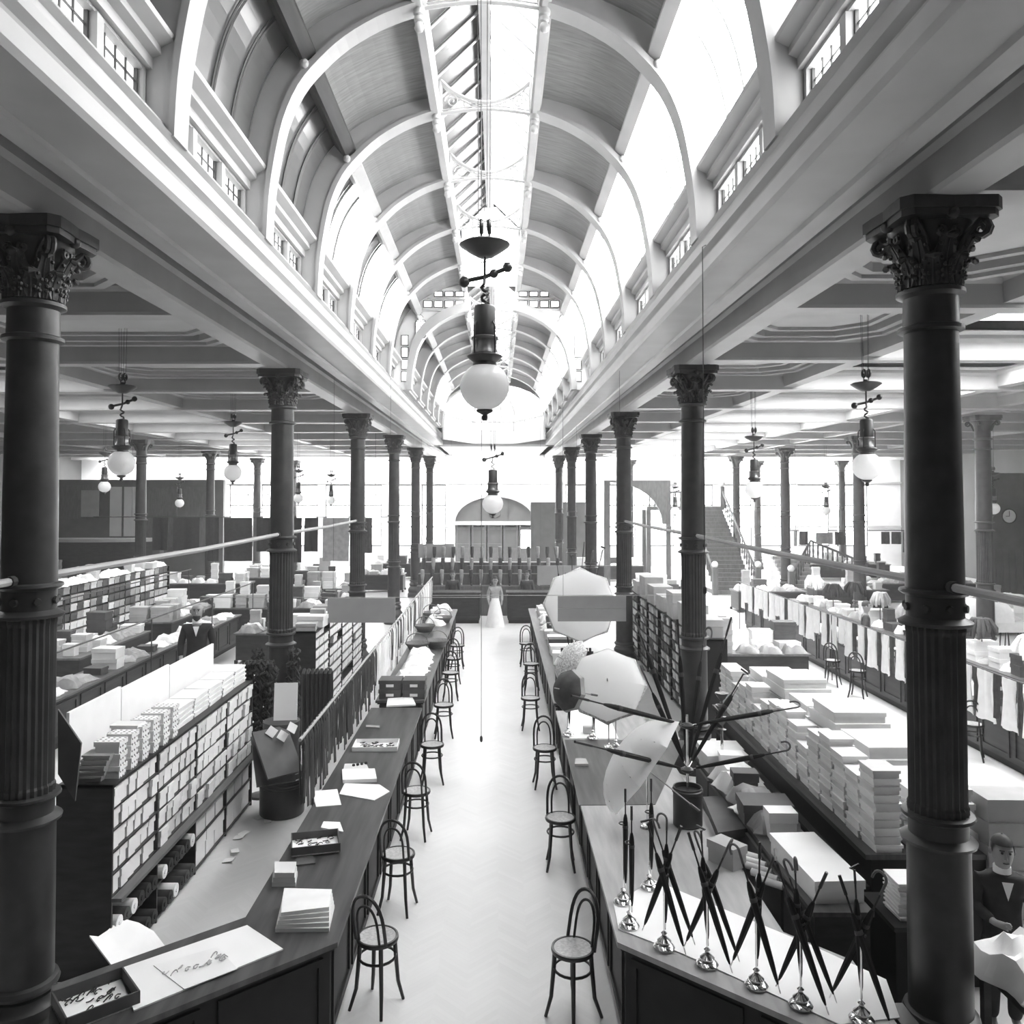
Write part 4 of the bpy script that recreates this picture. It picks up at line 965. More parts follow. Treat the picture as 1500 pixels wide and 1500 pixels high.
# ---- ribbons on the long rail
def strip_mesh(L_, w_, m, seed):
    r2 = random.Random(seed); ph = r2.uniform(0, 6); rows = []
    for k in range(8):
        z = -L_*k/7; x = .012*math.sin(k*.5+ph)*k/7; ww = w_*(.75+.3*k/7)
        rows.append([(x+.03, -ww/2, z), (x+.045, 0, z), (x+.03, ww/2, z)])
    back = [[(-q[0], q[1], q[2]) for q in r] for r in rows[::-1]]
    return MB().grid(back[:-1]+[[(0, -w_*.4, .026), (0, 0, .026), (0, w_*.4, .026)]]+rows[1:], (0, 0, 0.006)).mesh('ribbon', m, True)
strips = [strip_mesh(.66+.04*k, .085+.025*(k % 3), ('cloth_dark', 'cloth_dark', 'cloth_charcoal', 'cloth_white', 'cloth_grey')[k % 5], k) for k in range(10)]
y = 9.85; k = 0
while y < 28.7:
    near = y < 15.5
    j = rnd.choice((0, 1, 5, 6, 2, 0, 1, 5)) if near else rnd.choice((0, 3, 8, 4, 1, 3, 8, 9))
    lab = {'d': 'long dark trimming hanging from the pale rail', 'c': 'long charcoal trimming hanging from the pale rail', 'w': 'long white trimming hanging from the pale rail', 'g': 'long grey trimming hanging from the pale rail'}['ddcwg'[j % 5]]
    single('hanging_trimming', strips[j], (-2.33, y, 1.83), (0, 0, U(-.1, .1)), lab, 'trimming', 'trimmings on the pale rail'); y += .135 if near else .20; k += 1

# ================================================================== left counter goods
Z1 = CT+.001
def flat(name, label, cat, pts, z0, th, m, zr=None, group=None):
    Q = [at(px, py, Z=zr or z0) for px, py in pts]; c = sum(Q, Vector())/len(Q)
    o = MB().prism([(q.x-c.x, q.y-c.y) for q in Q], 0, th, 'z').build(name, m, None, False, (c.x, c.y, z0)); return tag(o, label, cat, group)
def ctr(pts, z): Q = [at(px, py, Z=z) for px, py in pts]; return sum(Q, Vector())/len(Q)
def tray(px, py, z, w_, d, h, rz, m, label, name='open_tray', inner=None):
    p = at(px, py, Z=z); t = thing(name, label, 'tray', (p.x, p.y, z), rz)
    MB().box(-w_/2, w_/2, -d/2, d/2, 0, .012).build('bottom', inner or m, t)
    for (x0, x1, y0, y1) in ((-w_/2, w_/2, -d/2, -d/2+.012), (-w_/2, w_/2, d/2-.012, d/2), (-w_/2, -w_/2+.012, -d/2, d/2), (w_/2-.012, w_/2, -d/2, d/2)): MB().box(x0, x1, y0, y1, .0, h).build('wall', m, t)
    return t
def curls(px, py, z, w_, d, n, seed, label, m='cloth_dark', rz=0):
    r2 = random.Random(seed); b = MB()
    for k in range(n):
        x, y = r2.uniform(-w_/2, w_/2), r2.uniform(-d/2, d/2); a = r2.uniform(0, 6)
        b.tube([(x+.03*math.cos(a+q*.8), y+.018*math.sin(a+q*1.1), .008+.006*math.sin(q)) for q in range(6)], .005, 4)
    p = at(px, py, Z=z); o = b.build('lace_scraps', m, None, False, (p.x, p.y, z)); o.rotation_euler = (0, 0, rz); tag(o, label, 'lace', None, 'stuff')
dg = math.atan2(-.655, -.756)
tray(140, 1472, Z1, .50, .42, .10, dg+PI, 'card_dark', 'dark open box of black lace samples at the end of the trimmings counter', inner='paper')
curls(138, 1460, Z1+.014, .36, .30, 26, 3, 'black lace samples lying in the dark open box', rz=dg+PI)
tray(462, 1240, Z1+.02, .50, .40, .09, .25, 'card_dark', 'dark open tray of small lace samples on the trimmings counter', inner='paper'); curls(462, 1232, Z1+.035, .36, .26, 22, 5, 'small lace samples lying in the dark open tray', rz=.25)
tray(551, 1095, Z1, .66, .42, .07, .03, 'card_white', 'white open tray of black beads on the trimmings counter'); curls(551, 1090, Z1+.014, .5, .3, 30, 8, 'black bead strings in the white open tray')
flat('paper_sheet', 'large white paper sheet on the angled corner of the trimmings counter', 'paper', [(196, 1482), (415, 1392), (362, 1357), (300, 1378), (172, 1422)], Z1, .012, 'paper')
flat('pattern_sheet', 'printed white pattern sheet lying over the large paper', 'paper', [(270, 1450), (348, 1420), (318, 1388), (225, 1415)], Z1+.012, .006, 'card_white')
curls(285, 1416, Z1+.019, .5, .12, 14, 12, 'grey print marks on the pattern sheet', 'card_grey', dg)
for k in range(5): flat('folded_linen', 'folded white linen in the thick pile near the counter corner', 'linen', [(403+2*k, 1366), (482, 1365-2*k), (490-k, 1330), (412+k, 1328)], Z1+.034*k, .032, 'cloth_white', Z1, 'folded linen pile')
for k in range(3): flat('card_packet', 'small white packet stacked behind the thick linen pile', 'packet', [(398+2*k, 1299), (433-k, 1299), (436-k, 1282), (400+k, 1282)], Z1+.045*k, .042, 'card_cream', Z1, 'small packets')
flat('booklet', 'thin dark booklet under the edge of the dark open tray', 'booklet', [(428, 1270), (462, 1266), (458, 1256), (436, 1256)], Z1, .016, 'card_dark')
flat('white_card', 'plain white card between the ribbons and the counter edge', 'card', [(463, 1183), (500, 1180), (494, 1157), (458, 1160)], Z1, .01, 'paper')
flat('white_card', 'white card lying behind the dark open tray', 'card', [(470, 1214), (503, 1220), (498, 1206), (474, 1205)], Z1, .015, 'paper')
flat('tag_card', 'white tag-shaped pattern card with pointed end', 'card', [(497, 1164), (548, 1173), (571, 1160), (556, 1150), (505, 1148)], Z1, .008, 'paper')
flat('white_packet', 'white packet lying behind the tag-shaped card', 'packet', [(502, 1148), (552, 1146), (549, 1131), (501, 1132)], Z1, .05, 'paper', Z1)
flat('small_box', 'small shallow box with black buttons', 'box', [(503, 1130), (540, 1129), (536, 1121), (505, 1122)], Z1, .03, 'card_cream')
for k in range(4): o = MB().lathe([(.02, 0), (.022, .02), (.015, .026)], 8).build('button', 'cloth_dark', None, True, at(518+6*k, 1122-k, Z=Z1+.03)); tag(o, 'black button on the small shallow box', 'button', 'black buttons')
flat('paper_bundle', 'thin bundle of papers at the far end of the trimmings counter', 'paper', [(566, 1036), (609, 1034), (604, 1023), (568, 1025)], Z1, .03, 'paper')
flat('wood_stick', 'short pale stick lying behind the bead tray', 'stick', [(536, 1066), (556, 1067), (556, 1064), (536, 1063)], Z1, .015, 'wood_pale')
for k, (px, py) in enumerate(((350, 1228), (357, 1224), (344, 1250), (335, 1262), (380, 1198), (392, 1203))):
    p = at(px, py, Z=.004); o = MB().grid([[(x, y, .02*math.sin(9*x+4*y+k)+.02) for x in (-.07, 0, .07)] for y in (-.05, .0, .05)], (0, 0, -.008)).build('paper_scrap', 'paper', None, False, (p.x, p.y, .006)); o.rotation_euler = (0, 0, k); tag(o, 'crumpled white paper scrap on the floor behind the trimmings counter', 'scrap', 'paper scraps on the floor')
t = thing('wrapping_paper', 'crumpled white wrapping paper at the foot of the tall shelf', 'paper', (-3.46, 8.0, .0)); MB().grid([[(x, y, .55-.5*((x+.3)/.6)+.07*math.sin(9*x+5*y)+.04*math.sin(14*y)) for x in (-.3, -.15, 0, .15, .3)] for y in (-.35, -.18, 0, .18, .35)], (0, 0, -.02)).build('sheet', 'paper', t, True)
single('cloth_roll', roll_mesh(.55, .085, 'cloth_dark'), (-3.5, 7.72, 0), (0, 0, -.1), 'black roll of cloth lying on the floor at the end of the tall shelf', 'cloth roll')
# ---- basket counter
blk = carton(.42, .40, .17, 'card_dark')
for k in range(2):
    for j in range(2):
        o = thing('labelled_box', ['black labelled box at the basket counter, lower by the ribbons', 'black labelled box at the basket counter, upper by the ribbons', 'black labelled box at the basket counter, lower by the aisle', 'black labelled box at the basket counter, upper by the aisle'][k*2+j], 'box', (-2.0+.44*k, 15.4, CT+j*.172)); ib_ = inst('body', blk, o); MB().box(-.07, .07, -.206, -.2, .05, .10).build('label_card', 'paper', ib_)
def basket_mesh(r1, r2, h):
    b = MB().lathe([(r1*.9, 0), (r1, .01), (r2, h), (r2+.02, h+.01), (r2+.015, h-.012), (r1-.02, .03), (.01, .025)], 16); return b.mesh('basket', 'wicker', True)
bk = basket_mesh(.20, .28, .17)
for k, (px, py) in enumerate(((611, 952), (640, 948), (622, 925), (648, 912), (632, 905))):
    p = at(px, py, Z=CT); t = thing('wicker_basket', ['wicker basket nearest the black boxes, by the ribbons', 'wicker basket beside the aisle edge, nearest the black boxes', 'wicker basket in the middle of the basket counter', 'flat wicker basket by the aisle edge near the far counter', 'wicker basket at the far end of the basket counter'][k], 'basket', (p.x, p.y, CT)); inst('bowl', bk, t)
    MB().tube([(.27*math.cos(PI*e/10), 0, .16+.25*math.sin(PI*e/10)) for e in range(11)], .012, 5).build('handle', 'wicker', t)
def cloth_mesh(w_, d, h, m, seed, n=7):
    r2 = random.Random(seed); a, b_, c = [r2.uniform(3, 9) for _ in range(3)]
    rows = []
    for i in range(n):
        v = -1+2*i/(n-1); row = []
        for j in range(n):
            u = -1+2*j/(n-1); e = (1-abs(u)**3.)*(1-abs(v)**3.)
            row.append((u*w_/2*(1+.08*math.sin(a*v)), v*d/2*(1+.08*math.sin(b_*u)), .015+h*(e**.45)*(1+.22*math.sin(a*u+b_*v)+.14*math.sin(c*u*2))))
        rows.append(row)
    return MB().grid(rows, (0, 0, -.012)).mesh('cloth_heap', m, True)
heaps = {m: [cloth_mesh(.55, .42, .10+.05*s_, m, s_) for s_ in range(3)] for m in ('cloth_white', 'cloth_grey', 'cloth_charcoal')}
cart = {m: [carton(.40, .30, .14, m), carton(.55, .4, .22, m), carton(.3, .22, .28, m)] for m in ('card_white', 'card_cream', 'card_grey', 'card_dark')}
cname = {'card_white': 'white carton', 'card_cream': 'cream carton', 'card_grey': 'grey carton', 'card_dark': 'dark carton', 'cloth_white': 'heap of white cloth', 'cloth_grey': 'heap of grey cloth', 'cloth_charcoal': 'heap of charcoal cloth'}
def scatter(x0, x1, y0, y1, z, n, kinds, where, group, seed, stack=0):
    r2 = random.Random(seed); nx = max(1, round((x1-x0)/.6)); ny = max(1, math.ceil(n/nx)); c = 0
    for i in range(ny):
        for j in range(nx):
            if c >= n: return
            c += 1; m = r2.choice(kinds); x = x0+(j+.5)*(x1-x0)/nx+r2.uniform(-.03, .03); y = y0+(i+.5)*(y1-y0)/ny+r2.uniform(-.05, .05)
            if m.startswith('card'):
                q = r2.randrange(3); me = cart[m][q]; hh = (.14, .22, .28)[q]; zz = z
                for s_ in range(1+r2.randrange(stack+1)): single(('shallow_carton', 'wide_carton', 'upright_carton')[q], me, (x, y, zz), (0, 0, r2.uniform(-.12, .12)), cname[m]+' '+where, 'box', group); zz += hh+.002
            else: single('cloth_heap', r2.choice(heaps[m]), (x, y, z), (0, 0, r2.uniform(-.4, .4)), cname[m]+' '+where, 'cloth', group)
scatter(-2.15, -1.45, 15.9, 19.3, CT, 10, ['cloth_white'], 'piled on the basket counter before the baskets', 'goods on the basket counter', 3)
scatter(-2.2, -1.45, 23.6, 27, CT, 8, ['cloth_white', 'card_white', 'card_cream'], 'at the far end of the basket counter', 'goods at the far end of the basket counter', 4)
# ---- trays on the shelf beyond the second column
tr2 = carton(.36, .42, .15, 'card_white'); tr3 = carton(.36, .20, .15, 'card_cream')
for r in range(10):
    for bay_ in range(4):
        for j in range(3):
            y = 16.0+1.4*bay_+.24+j*.45
            if rnd.random() < .9: single('stock_tray', tr2, (-3.75, y, .1+.2*r), (0, 0, U(-.03, .03)), 'white stock tray in the shelf behind the ribbons', 'tray', 'white trays behind the ribbons')
for k in range(6): single('small_carton', cart['card_white' if k % 2 else 'card_grey'][k % 3], (-3.78, 16.25+k*.5, 2.05), (0, 0, U(-.2, .2)), 'carton standing on the shelf behind the ribbons', 'box', 'cartons on the shelf behind the ribbons')

# ================================================================== UMBRELLAS
def umb_parts(handle):
    p = {}
    n = 16; prof = [(.006, .06), (.012, .09), (.018, .18), (.022, .3), (.025, .45), (.026, .58), (.025, .65), (.020, .70), (.011, .74)]
    p['canopy'] = MB().lathe(prof, n, flute=.14).mesh('furled_canopy', 'silk_black', True)
    p['ferrule'] = MB().lathe([(.003, 0), (.005, .01), (.006, .10)], 8).mesh('ferrule', 'chrome', True)
    p['shaft'] = MB().lathe([(.007, .72), (.007, .88)], 8).mesh('shaft', 'wood_dark', True)
    if handle == 'crook': P_ = [(0, 0, .86), (0, 0, .93)] + [(.045-.045*math.cos(PI*e/8), 0, .95+.045*math.sin(PI*e/8)) for e in range(9)] + [(.09, 0, .92)]
    elif handle == 'tee': P_ = [(0, 0, .86), (0, 0, .96), (.05, 0, .985), (-.05, 0, .99)]
    else: P_ = [(0, 0, .86), (0, 0, .99)]
    p['handle'] = MB().tube(P_, .0095 if handle != 'knob' else .012, 7).mesh('handle', 'wood_mid' if handle == 'crook' else 'iron_dark', True)
    p['strap'] = MB().lathe([(.025, .60), (.028, .605), (.028, .625), (.025, .63)], 12).mesh('strap', 'cloth_charcoal', True)
    return p
UP = {h: umb_parts(h) for h in ('crook', 'tee', 'knob')}
tas = MB().lathe([(.006, .0), (.008, -.02), (.016, -.03), (.014, -.10), (.003, -.11)], 8); tas.tube([(0, 0, 0), (0, 0, .10)], .003, 4); tassel = tas.mesh('tassel', 'silk_black', True)
def umbrella(tip, top, label, handle='crook', group=None, roll=0., pale=False, tass=False):
    tip, top = Vector(tip), Vector(top); L_ = (top-tip).length
    u = thing('umbrella', label, 'umbrella', tip, 0, group); R = z2(tip, top) @ Matrix.Rotation(roll, 3, 'Z'); u.rotation_euler = R.to_euler(); q_ = min(L_, 1.08); u.scale = (q_, q_, L_)
    p = UP[handle]
    inst('ferrule', p['ferrule'], u); fc = inst('furled_canopy', p['canopy'], u); inst('shaft', p['shaft'], u); hd_ = inst('handle', p['handle'], u); inst('strap', p['strap'], fc)
    if tass: inst('tassel', tassel, hd_, (.02, 0, .74), (0, PI, 0) if top.z < tip.z else (0, 0, 0))
    return u
# white sheet and crossed-umbrella stands
flat('white_sheet', 'white display sheet laid over the angled corner of the umbrella counter', 'sheet', [(899, 1325), (906, 1362), (1000, 1398), (1160, 1470), (1230, 1502), (1318, 1492), (1298, 1436), (1187, 1385), (1000, 1308), (958, 1290)], Z1, .008, 'paper')
ZS = Z1+.009
def stand_base(loc, label, rod=.62, group=None):
    t = thing('umbrella_stand', label, 'stand', loc, 0, group)
    MB().lathe([(.085, 0), (.088, .012), (.07, .03), (.05, .036), (.058, .05), (.058, .06), (.035, .08), (.02, .095), (.018, .11), (.026, .12), (.01, .135)], 18).build('base', 'chrome', t, True)
    MB().tube([(0, 0, .12), (0, 0, rod)], .007, 6).build('rod', 'chrome', t, True)
    MB().tube([(.035*math.cos(2*PI*e/10), .035*math.sin(2*PI*e/10), rod) for e in range(10)], .006, 5, True).build('clip_ring', 'iron_dark', t)
    return t
dv = Vector((.74, -.673, 0))
wh = ['the counter corner', 'the aisle edge', 'the brown parcels', 'the sheet middle', 'the long white parcel', 'the low cabinet end', 'the massive column']
crossed = [((973, 1388), 'nearest the chair at the corner'), ((1036, 1413), 'second along the sheet edge'), ((1108, 1444), 'third along the sheet edge'), ((1173, 1473), 'fourth along the sheet edge'), ((1262, 1494), 'nearest the massive column')]
hs = ['crook', 'tee', 'knob']
for i, ((px, py), w_) in enumerate(crossed):
    p = at(px, py, Z=ZS); p.z = ZS
    stand_base(p, 'bright metal stand of the crossed umbrellas %s' % w_, .60)
    g = 'crossed umbrellas on the white sheet'
    r2 = random.Random(i)
    umbrella(p+Vector((.015, .02, .135)), p+Vector((r2.uniform(-.05, .05), .03, 1.08)), 'upright furled umbrella in the stand %s' % w_, hs[i % 3], g, r2.uniform(-1, 1))
    for s_, nm in ((-1, 'aisle'), (1, 'column')):
        a = p-dv*s_*(.17+.04*r2.random())+Vector((0, .05*s_, .04)); b_ = p+dv*s_*(.16+.08*r2.random())+Vector((0, .06*s_, 1.0+.06*r2.random()))
        umbrella(a, b_, 'furled umbrella leaning toward the %s in the stand %s' % ({'aisle': 'aisle side', 'column': 'column side'}[nm], w_), hs[(i+1+(s_ > 0)) % 3], g, r2.uniform(0, 6))
    if i in (0, 1, 3):
        a = p+dv*.26+Vector((.05, .12, .05)); b_ = p-dv*.12+Vector((.03, .12, .98)); umbrella(a, b_, 'fourth furled umbrella crossed behind the stand %s' % w_, 'crook', g, 1.)
for (px, py), w_ in (((913, 1322), 'beside the drooping parasol'), ((922, 1357), 'at the very corner of the white sheet'), ((951, 1301), 'behind the white sheet corner')):
    p = at(px, py, Z=ZS); p.z = ZS; stand_base(p, 'bright metal stand holding one umbrella %s' % w_, .72)
    umbrella(p+Vector((.02, -.02, .13)), p+Vector((.02, -.02, 1.05)), 'single upright furled umbrella %s' % w_, 'knob', None)
for (px, py), w_ in (((832, 1078), 'nearest the aisle edge'), ((868, 1083), 'beside the grey block'), ((902, 1098), 'under the open white parasol')):
    p = at(px, py, Z=Z1); p.z = Z1+.014; stand_base(p, 'slim metal stand on the leather top %s' % w_, .8 if px < 900 else 1.0)
    if px < 900: umbrella(p+Vector((.02, -.03, .13)), p+Vector((.02, -.03, .95)), 'dark furled umbrella on the leather top %s' % w_, 'knob')
flat('leather_top', 'dark leather mat covering part of the umbrella counter', 'mat', [(827, 1084), (848, 1180), (960, 1179), (1004, 1085)], Z1, .006, 'wood_top')
flat('glass_dish', 'small glass dish on the dark leather mat', 'dish', [(842, 1122), (862, 1122), (858, 1114), (843, 1114)], Z1+.007, .03, 'jar_glass')
# big radiating umbrella stand
PB = at(1004, 1185, Z=CT+.05); PB = Vector((2.16, 9.45, CT))
t = thing('umbrella_tub', 'tall dark round tub holding the radiating umbrellas', 'tub', PB)
MB().lathe([(.15, 0), (.165, .01), (.165, .36), (.175, .37), (.175, .40), (.165, .41), (.165, .43), (.15, .43), (.15, .38), (.01, .37)], 22).build('body', 'iron_dark', t, True)
MB().tube([(0, 0, .37), (0, 0, 1.25)], .016, 8).build('pole', 'chrome', t, True)
for z in (.62, 1.12): MB().lathe([(.05, z-.03), (.075, z-.01), (.075, z+.01), (.04, z+.03)], 14).build('holder_ring', 'iron_dark', t, True)
h1, h2 = PB+Vector((0, 0, 1.12)), PB+Vector((0, 0, .62)); g = 'umbrellas radiating from the dark tub'
for k, (hub, px, py, Y, hd, rev, l, ts) in enumerate((
    (h1, 835, 1019, 8.0, 'knob', 0, 'long furled umbrella pointing across the aisle from the upper ring', 0),
    (h1, 1175, 1035, 9.5, 'crook', 0, 'furled umbrella with hooked handle pointing at the stacked cartons from the upper ring', 1),
    (h2, 840, 1086, 7.8, 'knob', 0, 'long furled umbrella pointing across the aisle from the lower ring', 0),
    (h2, 1160, 1098, 9.1, 'crook', 0, 'furled umbrella with hooked handle pointing at the low cabinet from the lower ring', 0),
    (h2, 928, 900, 9.9, 'crook', 0, 'tall furled umbrella with pale hook leaning toward the aisle', 0),
    (h2, 938, 976, 9.2, 'crook', 0, 'shorter furled umbrella with pale hook leaning toward the aisle', 0),
    (h2, 1033, 918, 10.0, 'crook', 0, 'tall furled umbrella with hooked handle standing nearly upright', 0),
    (h2, 1072, 902, 10.1, 'knob', 0, 'tall furled umbrella with tassel leaning toward the cartons', 1),
    (h2, 1092, 982, 9.8, 'tee', 0, 'furled umbrella with short cross handle leaning toward the cartons', 1),
    (h2, 992, 905, 9.6, 'knob', 0, 'slim furled umbrella upright behind the glass goblets', 0))):
    top = at(px, py, Y=Y); d = (top-hub).normalized(); umbrella(hub+d*.03, top, l, hd, g, .5*k, False, ts)
    # hook handles face up where seen
# stack of glass goblets
t = thing('goblet_stack', 'tower of three stacked glass goblets beside the radiating umbrellas', 'goblets', (2.62, 10.6, 1.1))
for k in range(3): MB().lathe([(.06, .0+.16*k), (.02, .015+.16*k), (.015, .05+.16*k), (.05, .09+.16*k), (.085, .145+.16*k), (.088, .155+.16*k)], 14).build('goblet', 'glass_grey', t, True)
t.location = at(999, 958, Y=10.9); t.location.z = 1.62
MB().tube([(0, 0, 0), (0, 0, -(1.62-1.10))], .02, 8).build('stem', 'chrome', t); MB().lathe([(.12, -.52), (.10, -.49), (.02, -.47)], 14).build('foot', 'chrome', t, True)
t.location.x = 2.95
# ---- open parasols
def parasol(hub, axis, R_, depth, m, label, shaft=.55, rim=None, name='open_parasol'):
    t = thing(name, label, 'parasol', hub); t.rotation_euler = z2((0,0,0), axis).to_euler()
    n = 8; K = 6; rows = []
    for k in range(K+1):
        q = k/K; row = []
        for i in range(n*6+1):
            a = 2*PI*i/(n*6); s_ = 1-abs(math.sin(a*n/2)); sc = 1-(.10*q*q)*(1-s_)
            r = R_*math.sin(q*PI/2*.92)/math.sin(PI/2*.92)*sc if k else .004
            row.append((r*math.cos(a), r*math.sin(a), depth*math.cos(q*PI/2)+(.0 if s_ > .5 else 0)))
        rows.append(row)
    cp = MB().grid(rows, (0, 0, -.004)).build('canopy', m, t, True)
    if rim: 
        rr = [[(p[0]*1.006, p[1]*1.006, p[2]+.006) for p in rows[-2]], [(p[0]*1.006, p[1]*1.006, p[2]+.004) for p in rows[-1]]]; MB().grid(rr, (0, 0, -.004)).build('printed_border', rim, cp, True)
    for i in range(n):
        a = 2*PI*i/n; MB().tube([(R_*.97*math.sin(q*PI/2)*math.cos(a), R_*.97*math.sin(q*PI/2)*math.sin(a), depth*math.cos(q*PI/2)-.012) for q in (0.02, .25, .5, .75, 1)], .004, 4).build('rib', 'iron_dark', cp)
    MB().tube([(0, 0, depth+.09), (0, 0, -shaft)], .008, 6).build('shaft', 'wood_pale', t); MB().tube([(0, 0, -shaft), (0, 0, -shaft-.12)], .015, 8).build('handle', 'wood_mid', t)
    return t
hub = at(890, 1004, Y=12.2); parasol(hub, (-.12, -.80, .50), .58, .20, 'silk_white', 'large open white parasol with printed border above the leather mat', .5, 'silk_print')
hub = at(836, 1012, Y=11.5); parasol(hub, (-.75, -.55, .25), .30, .22, 'cloth_charcoal', 'small open dark parasol with paler scalloped border at the counter edge', .4, 'cloth_grey')
hub = at(838, 972, Y=13.3); parasol(hub, (-.8, -.3, .45), .40, .2, 'silk_print', 'open printed parasol tucked behind the large white one', .5, None)
hub = at(944, 1124, Y=9.35); parasol(hub, (-.78, .20, .58), .66, .36, 'silk_white', 'drooping white parasol tilted over the umbrella counter', .62, None)
hub = at(850, 886, Y=16.6); dp_ = parasol(hub, (-.05, -1, .22), .76, .24, 'silk_white', 'large white parasol facing the gallery behind the hanging board', .35, 'silk_print')
for k, (px, py) in enumerate(((812, 800), (838, 812), (856, 792), (868, 806), (884, 800), (828, 838))):
    umbrella(Vector((hub.x+.05*(k-3), 17.35, CT+.45)), at(px, py, Y=17.4+.1*(k % 2)), ['tall furled umbrella %s behind the large white parasol' % q for q in ('nearest the aisle', 'second from the aisle', 'in the middle', 'just past the middle', 'nearest the columns', 'with short handle')][k], hs[k % 3], 'umbrellas behind the large white parasol', k)
t = thing('umbrella_bin', 'dark slatted bin of umbrellas behind the large white parasol', 'bin', (hub.x, 17.4, CT))
MB().box(-.32, .32, -.2, .2, 0, .03).build('bottom', 'wood_dark', t)
for k in range(9):
    MB().box(-.32+.075*k, -.27+.075*k, -.2, -.18, .03, .5).build('slat', 'wood_dark', t); MB().box(-.32+.075*k, -.27+.075*k, .18, .2, .03, .5).build('slat', 'wood_dark', t)
t = thing('parasol_post', 'slim post carrying the large white parasol behind the hanging board', 'stand', (hub.x, hub.y+.2, CT)); MB().tube([(0, 0, .02), (0, 0, hub.z-CT-.04)], .016, 8).build('post', 'iron', t); MB().lathe([(.16, 0), (.14, .03), (.03, .05)], 14).build('base', 'iron', t, True)
for nm, hb, dy in (('post of the large open white parasol', at(890, 1004, Y=12.2), .1), ('post of the drooping white parasol', at(944, 1124, Y=9.35), .0)):
    t = thing('parasol_post', 'slim '+nm, 'stand', (hb.x+.03, hb.y+dy+.02, CT+.002)); MB().tube([(0, 0, .01), (0, 0, hb.z-CT-.06)], .009, 6).build('post', 'chrome', t); MB().lathe([(.08, 0), (.07, .02), (.02, .035)], 14).build('base', 'chrome', t, True)
flat('white_cloth', 'white cloth laid behind the leather mat on the umbrella counter', 'cloth', [(834, 1082), (906, 1082), (884, 1030), (830, 1032)], Z1, .006, 'paper')
p = at(864, 1078, Z=Z1); o = rects([(.09, .05, 0), (.09, .05, .10)]).build('grey_block', 'card_grey', None, False, (p.x, p.y+.12, Z1+.014)); tag(o, 'small grey block beside a slim umbrella stand', 'block')
# jars on the dark counter beyond
jar = MB().lathe([(.05, 0), (.055, .02), (.055, .20), (.03, .24), (.03, .28), (.04, .29), (.02, .31)], 12).mesh('jar', 'card_white', True); jar2 = MB().lathe([(.045, 0), (.05, .02), (.05, .26), (.02, .30), (.02, .36)], 12).mesh('jar', 'iron_dark', True)
for i in range(5):
    for j in range(4): single('jar', jar if (i*3+j) % 3 else jar2, (1.18+.15*j, 15.1+i*.32, CT), (0, 0, 0), 'white jar in the rows beyond the white parasols' if (i*3+j) % 3 else 'dark bottle in the rows beyond the white parasols', 'jar', 'jars beyond the parasols')
scatter(1.1, 1.9, 17.6, 27, CT, 22, ['card_white', 'card_dark', 'card_cream', 'cloth_white'], 'on the counter beyond the glass jars', 'goods beyond the jars', 6)

# ================================================================== stacked cartons on the bench
fb = [carton(.27, .33, .076, 'card_white'), carton(.27, .33, .076, 'card_cream'), carton(.25, .31, .085, 'card_white')]
for c in range(16):
    n = rnd.choice((8, 9, 10, 9, 7)) if c else 10
    if c in (5, 10): n = 6
    for j in range(n): single('flat_carton', fb[(c+j*2) % 3 if c else j % 2], (BX0+.17+U(-.012, .012), BY0+.19+c*.345, BZ+j*.079), (0, 0, U(-.03, .03)), 'flat white carton in the long front row of stacks on the bench', 'box', 'flat cartons stacked in the front row')
big = [carton(.66, .80, .15, 'card_white'), carton(.62, .72, .13, 'card_cream')]
for c in range(6):
    n = (4, 5, 6, 5, 6, 5)[c]
    for j in range(n): single('large_carton', big[(c+j) % 2], (BX0+.72+U(-.03, .03), BY0+.50+c*.87, BZ+j*.145), (0, 0, U(-.04, .04)), 'large white carton in the back row of stacks on the bench', 'box', 'large cartons stacked in the back row')
longb = carton(.46, 1.05, .20, 'card_white'); single('long_parcel', longb, (2.99, 7.85, 1.10), (0, 0, .05), 'long white parcel lying on the near end of the low cabinet', 'parcel')
scatter(2.76, 3.2, 8.6, 11.3, 1.10, 11, ['card_white', 'cloth_white', 'card_dark', 'cloth_grey', 'card_cream'], 'on the low cabinet before the stacked cartons', 'goods on the low cabinet', 91)
for k in range(9): single('flat_parcel', carton(.05, .36, .42+.06*(k % 3), 'card_white' if k % 3 else 'card_grey'), (2.66, 7.5+k*.42, .02), (0, -.08, 0), 'thin parcel leaning against the front of the low cabinet', 'parcel', 'thin parcels against the low cabinet')
flat('sloping_tray', 'dark flat case lying on the umbrella counter behind the tub', 'case', [(1030, 1178), (1052, 1232), (1098, 1225), (1066, 1176)], Z1, .09, 'card_dark')
single('brown_parcel', carton(.22, .34, .22, 'card_grey'), (at(1065, 1265, Z=Z1).x, at(1065, 1265, Z=Z1).y, Z1), (0, 0, .6), 'grey paper parcel standing behind the white sheet', 'parcel')
for k in range(5): p = at(1092+k*8, 1252+k*10, Z=Z1); single('cloth_roll', roll_mesh(.26, .035, 'cloth_white'), (p.x-.1, p.y, Z1), (0, 0, -.7), 'small white roll of cloth beside the grey parcel', 'cloth roll', 'small rolls by the grey parcel')
# paper stack beside the bench end
t = thing('stock_cabinet', 'dark cabinet with white folded papers between the bench and the massive column', 'cabinet', (3.45, 7.22, 0)); MB().box(0, .5, 0, .6, 0, .92).build('body', 'wood_black', t); MB().box(-.02, .52, -.02, .62, .92, .96).build('top', 'wood_dark', t)
for k in range(9): single('folded_paper', carton(.36, .30, .034, 'card_white'), (3.7, 7.45, .96+.036*k), (0, 0, U(-.06, .06)), 'white folded paper piled beside the massive column', 'paper', 'folded papers beside the massive column')
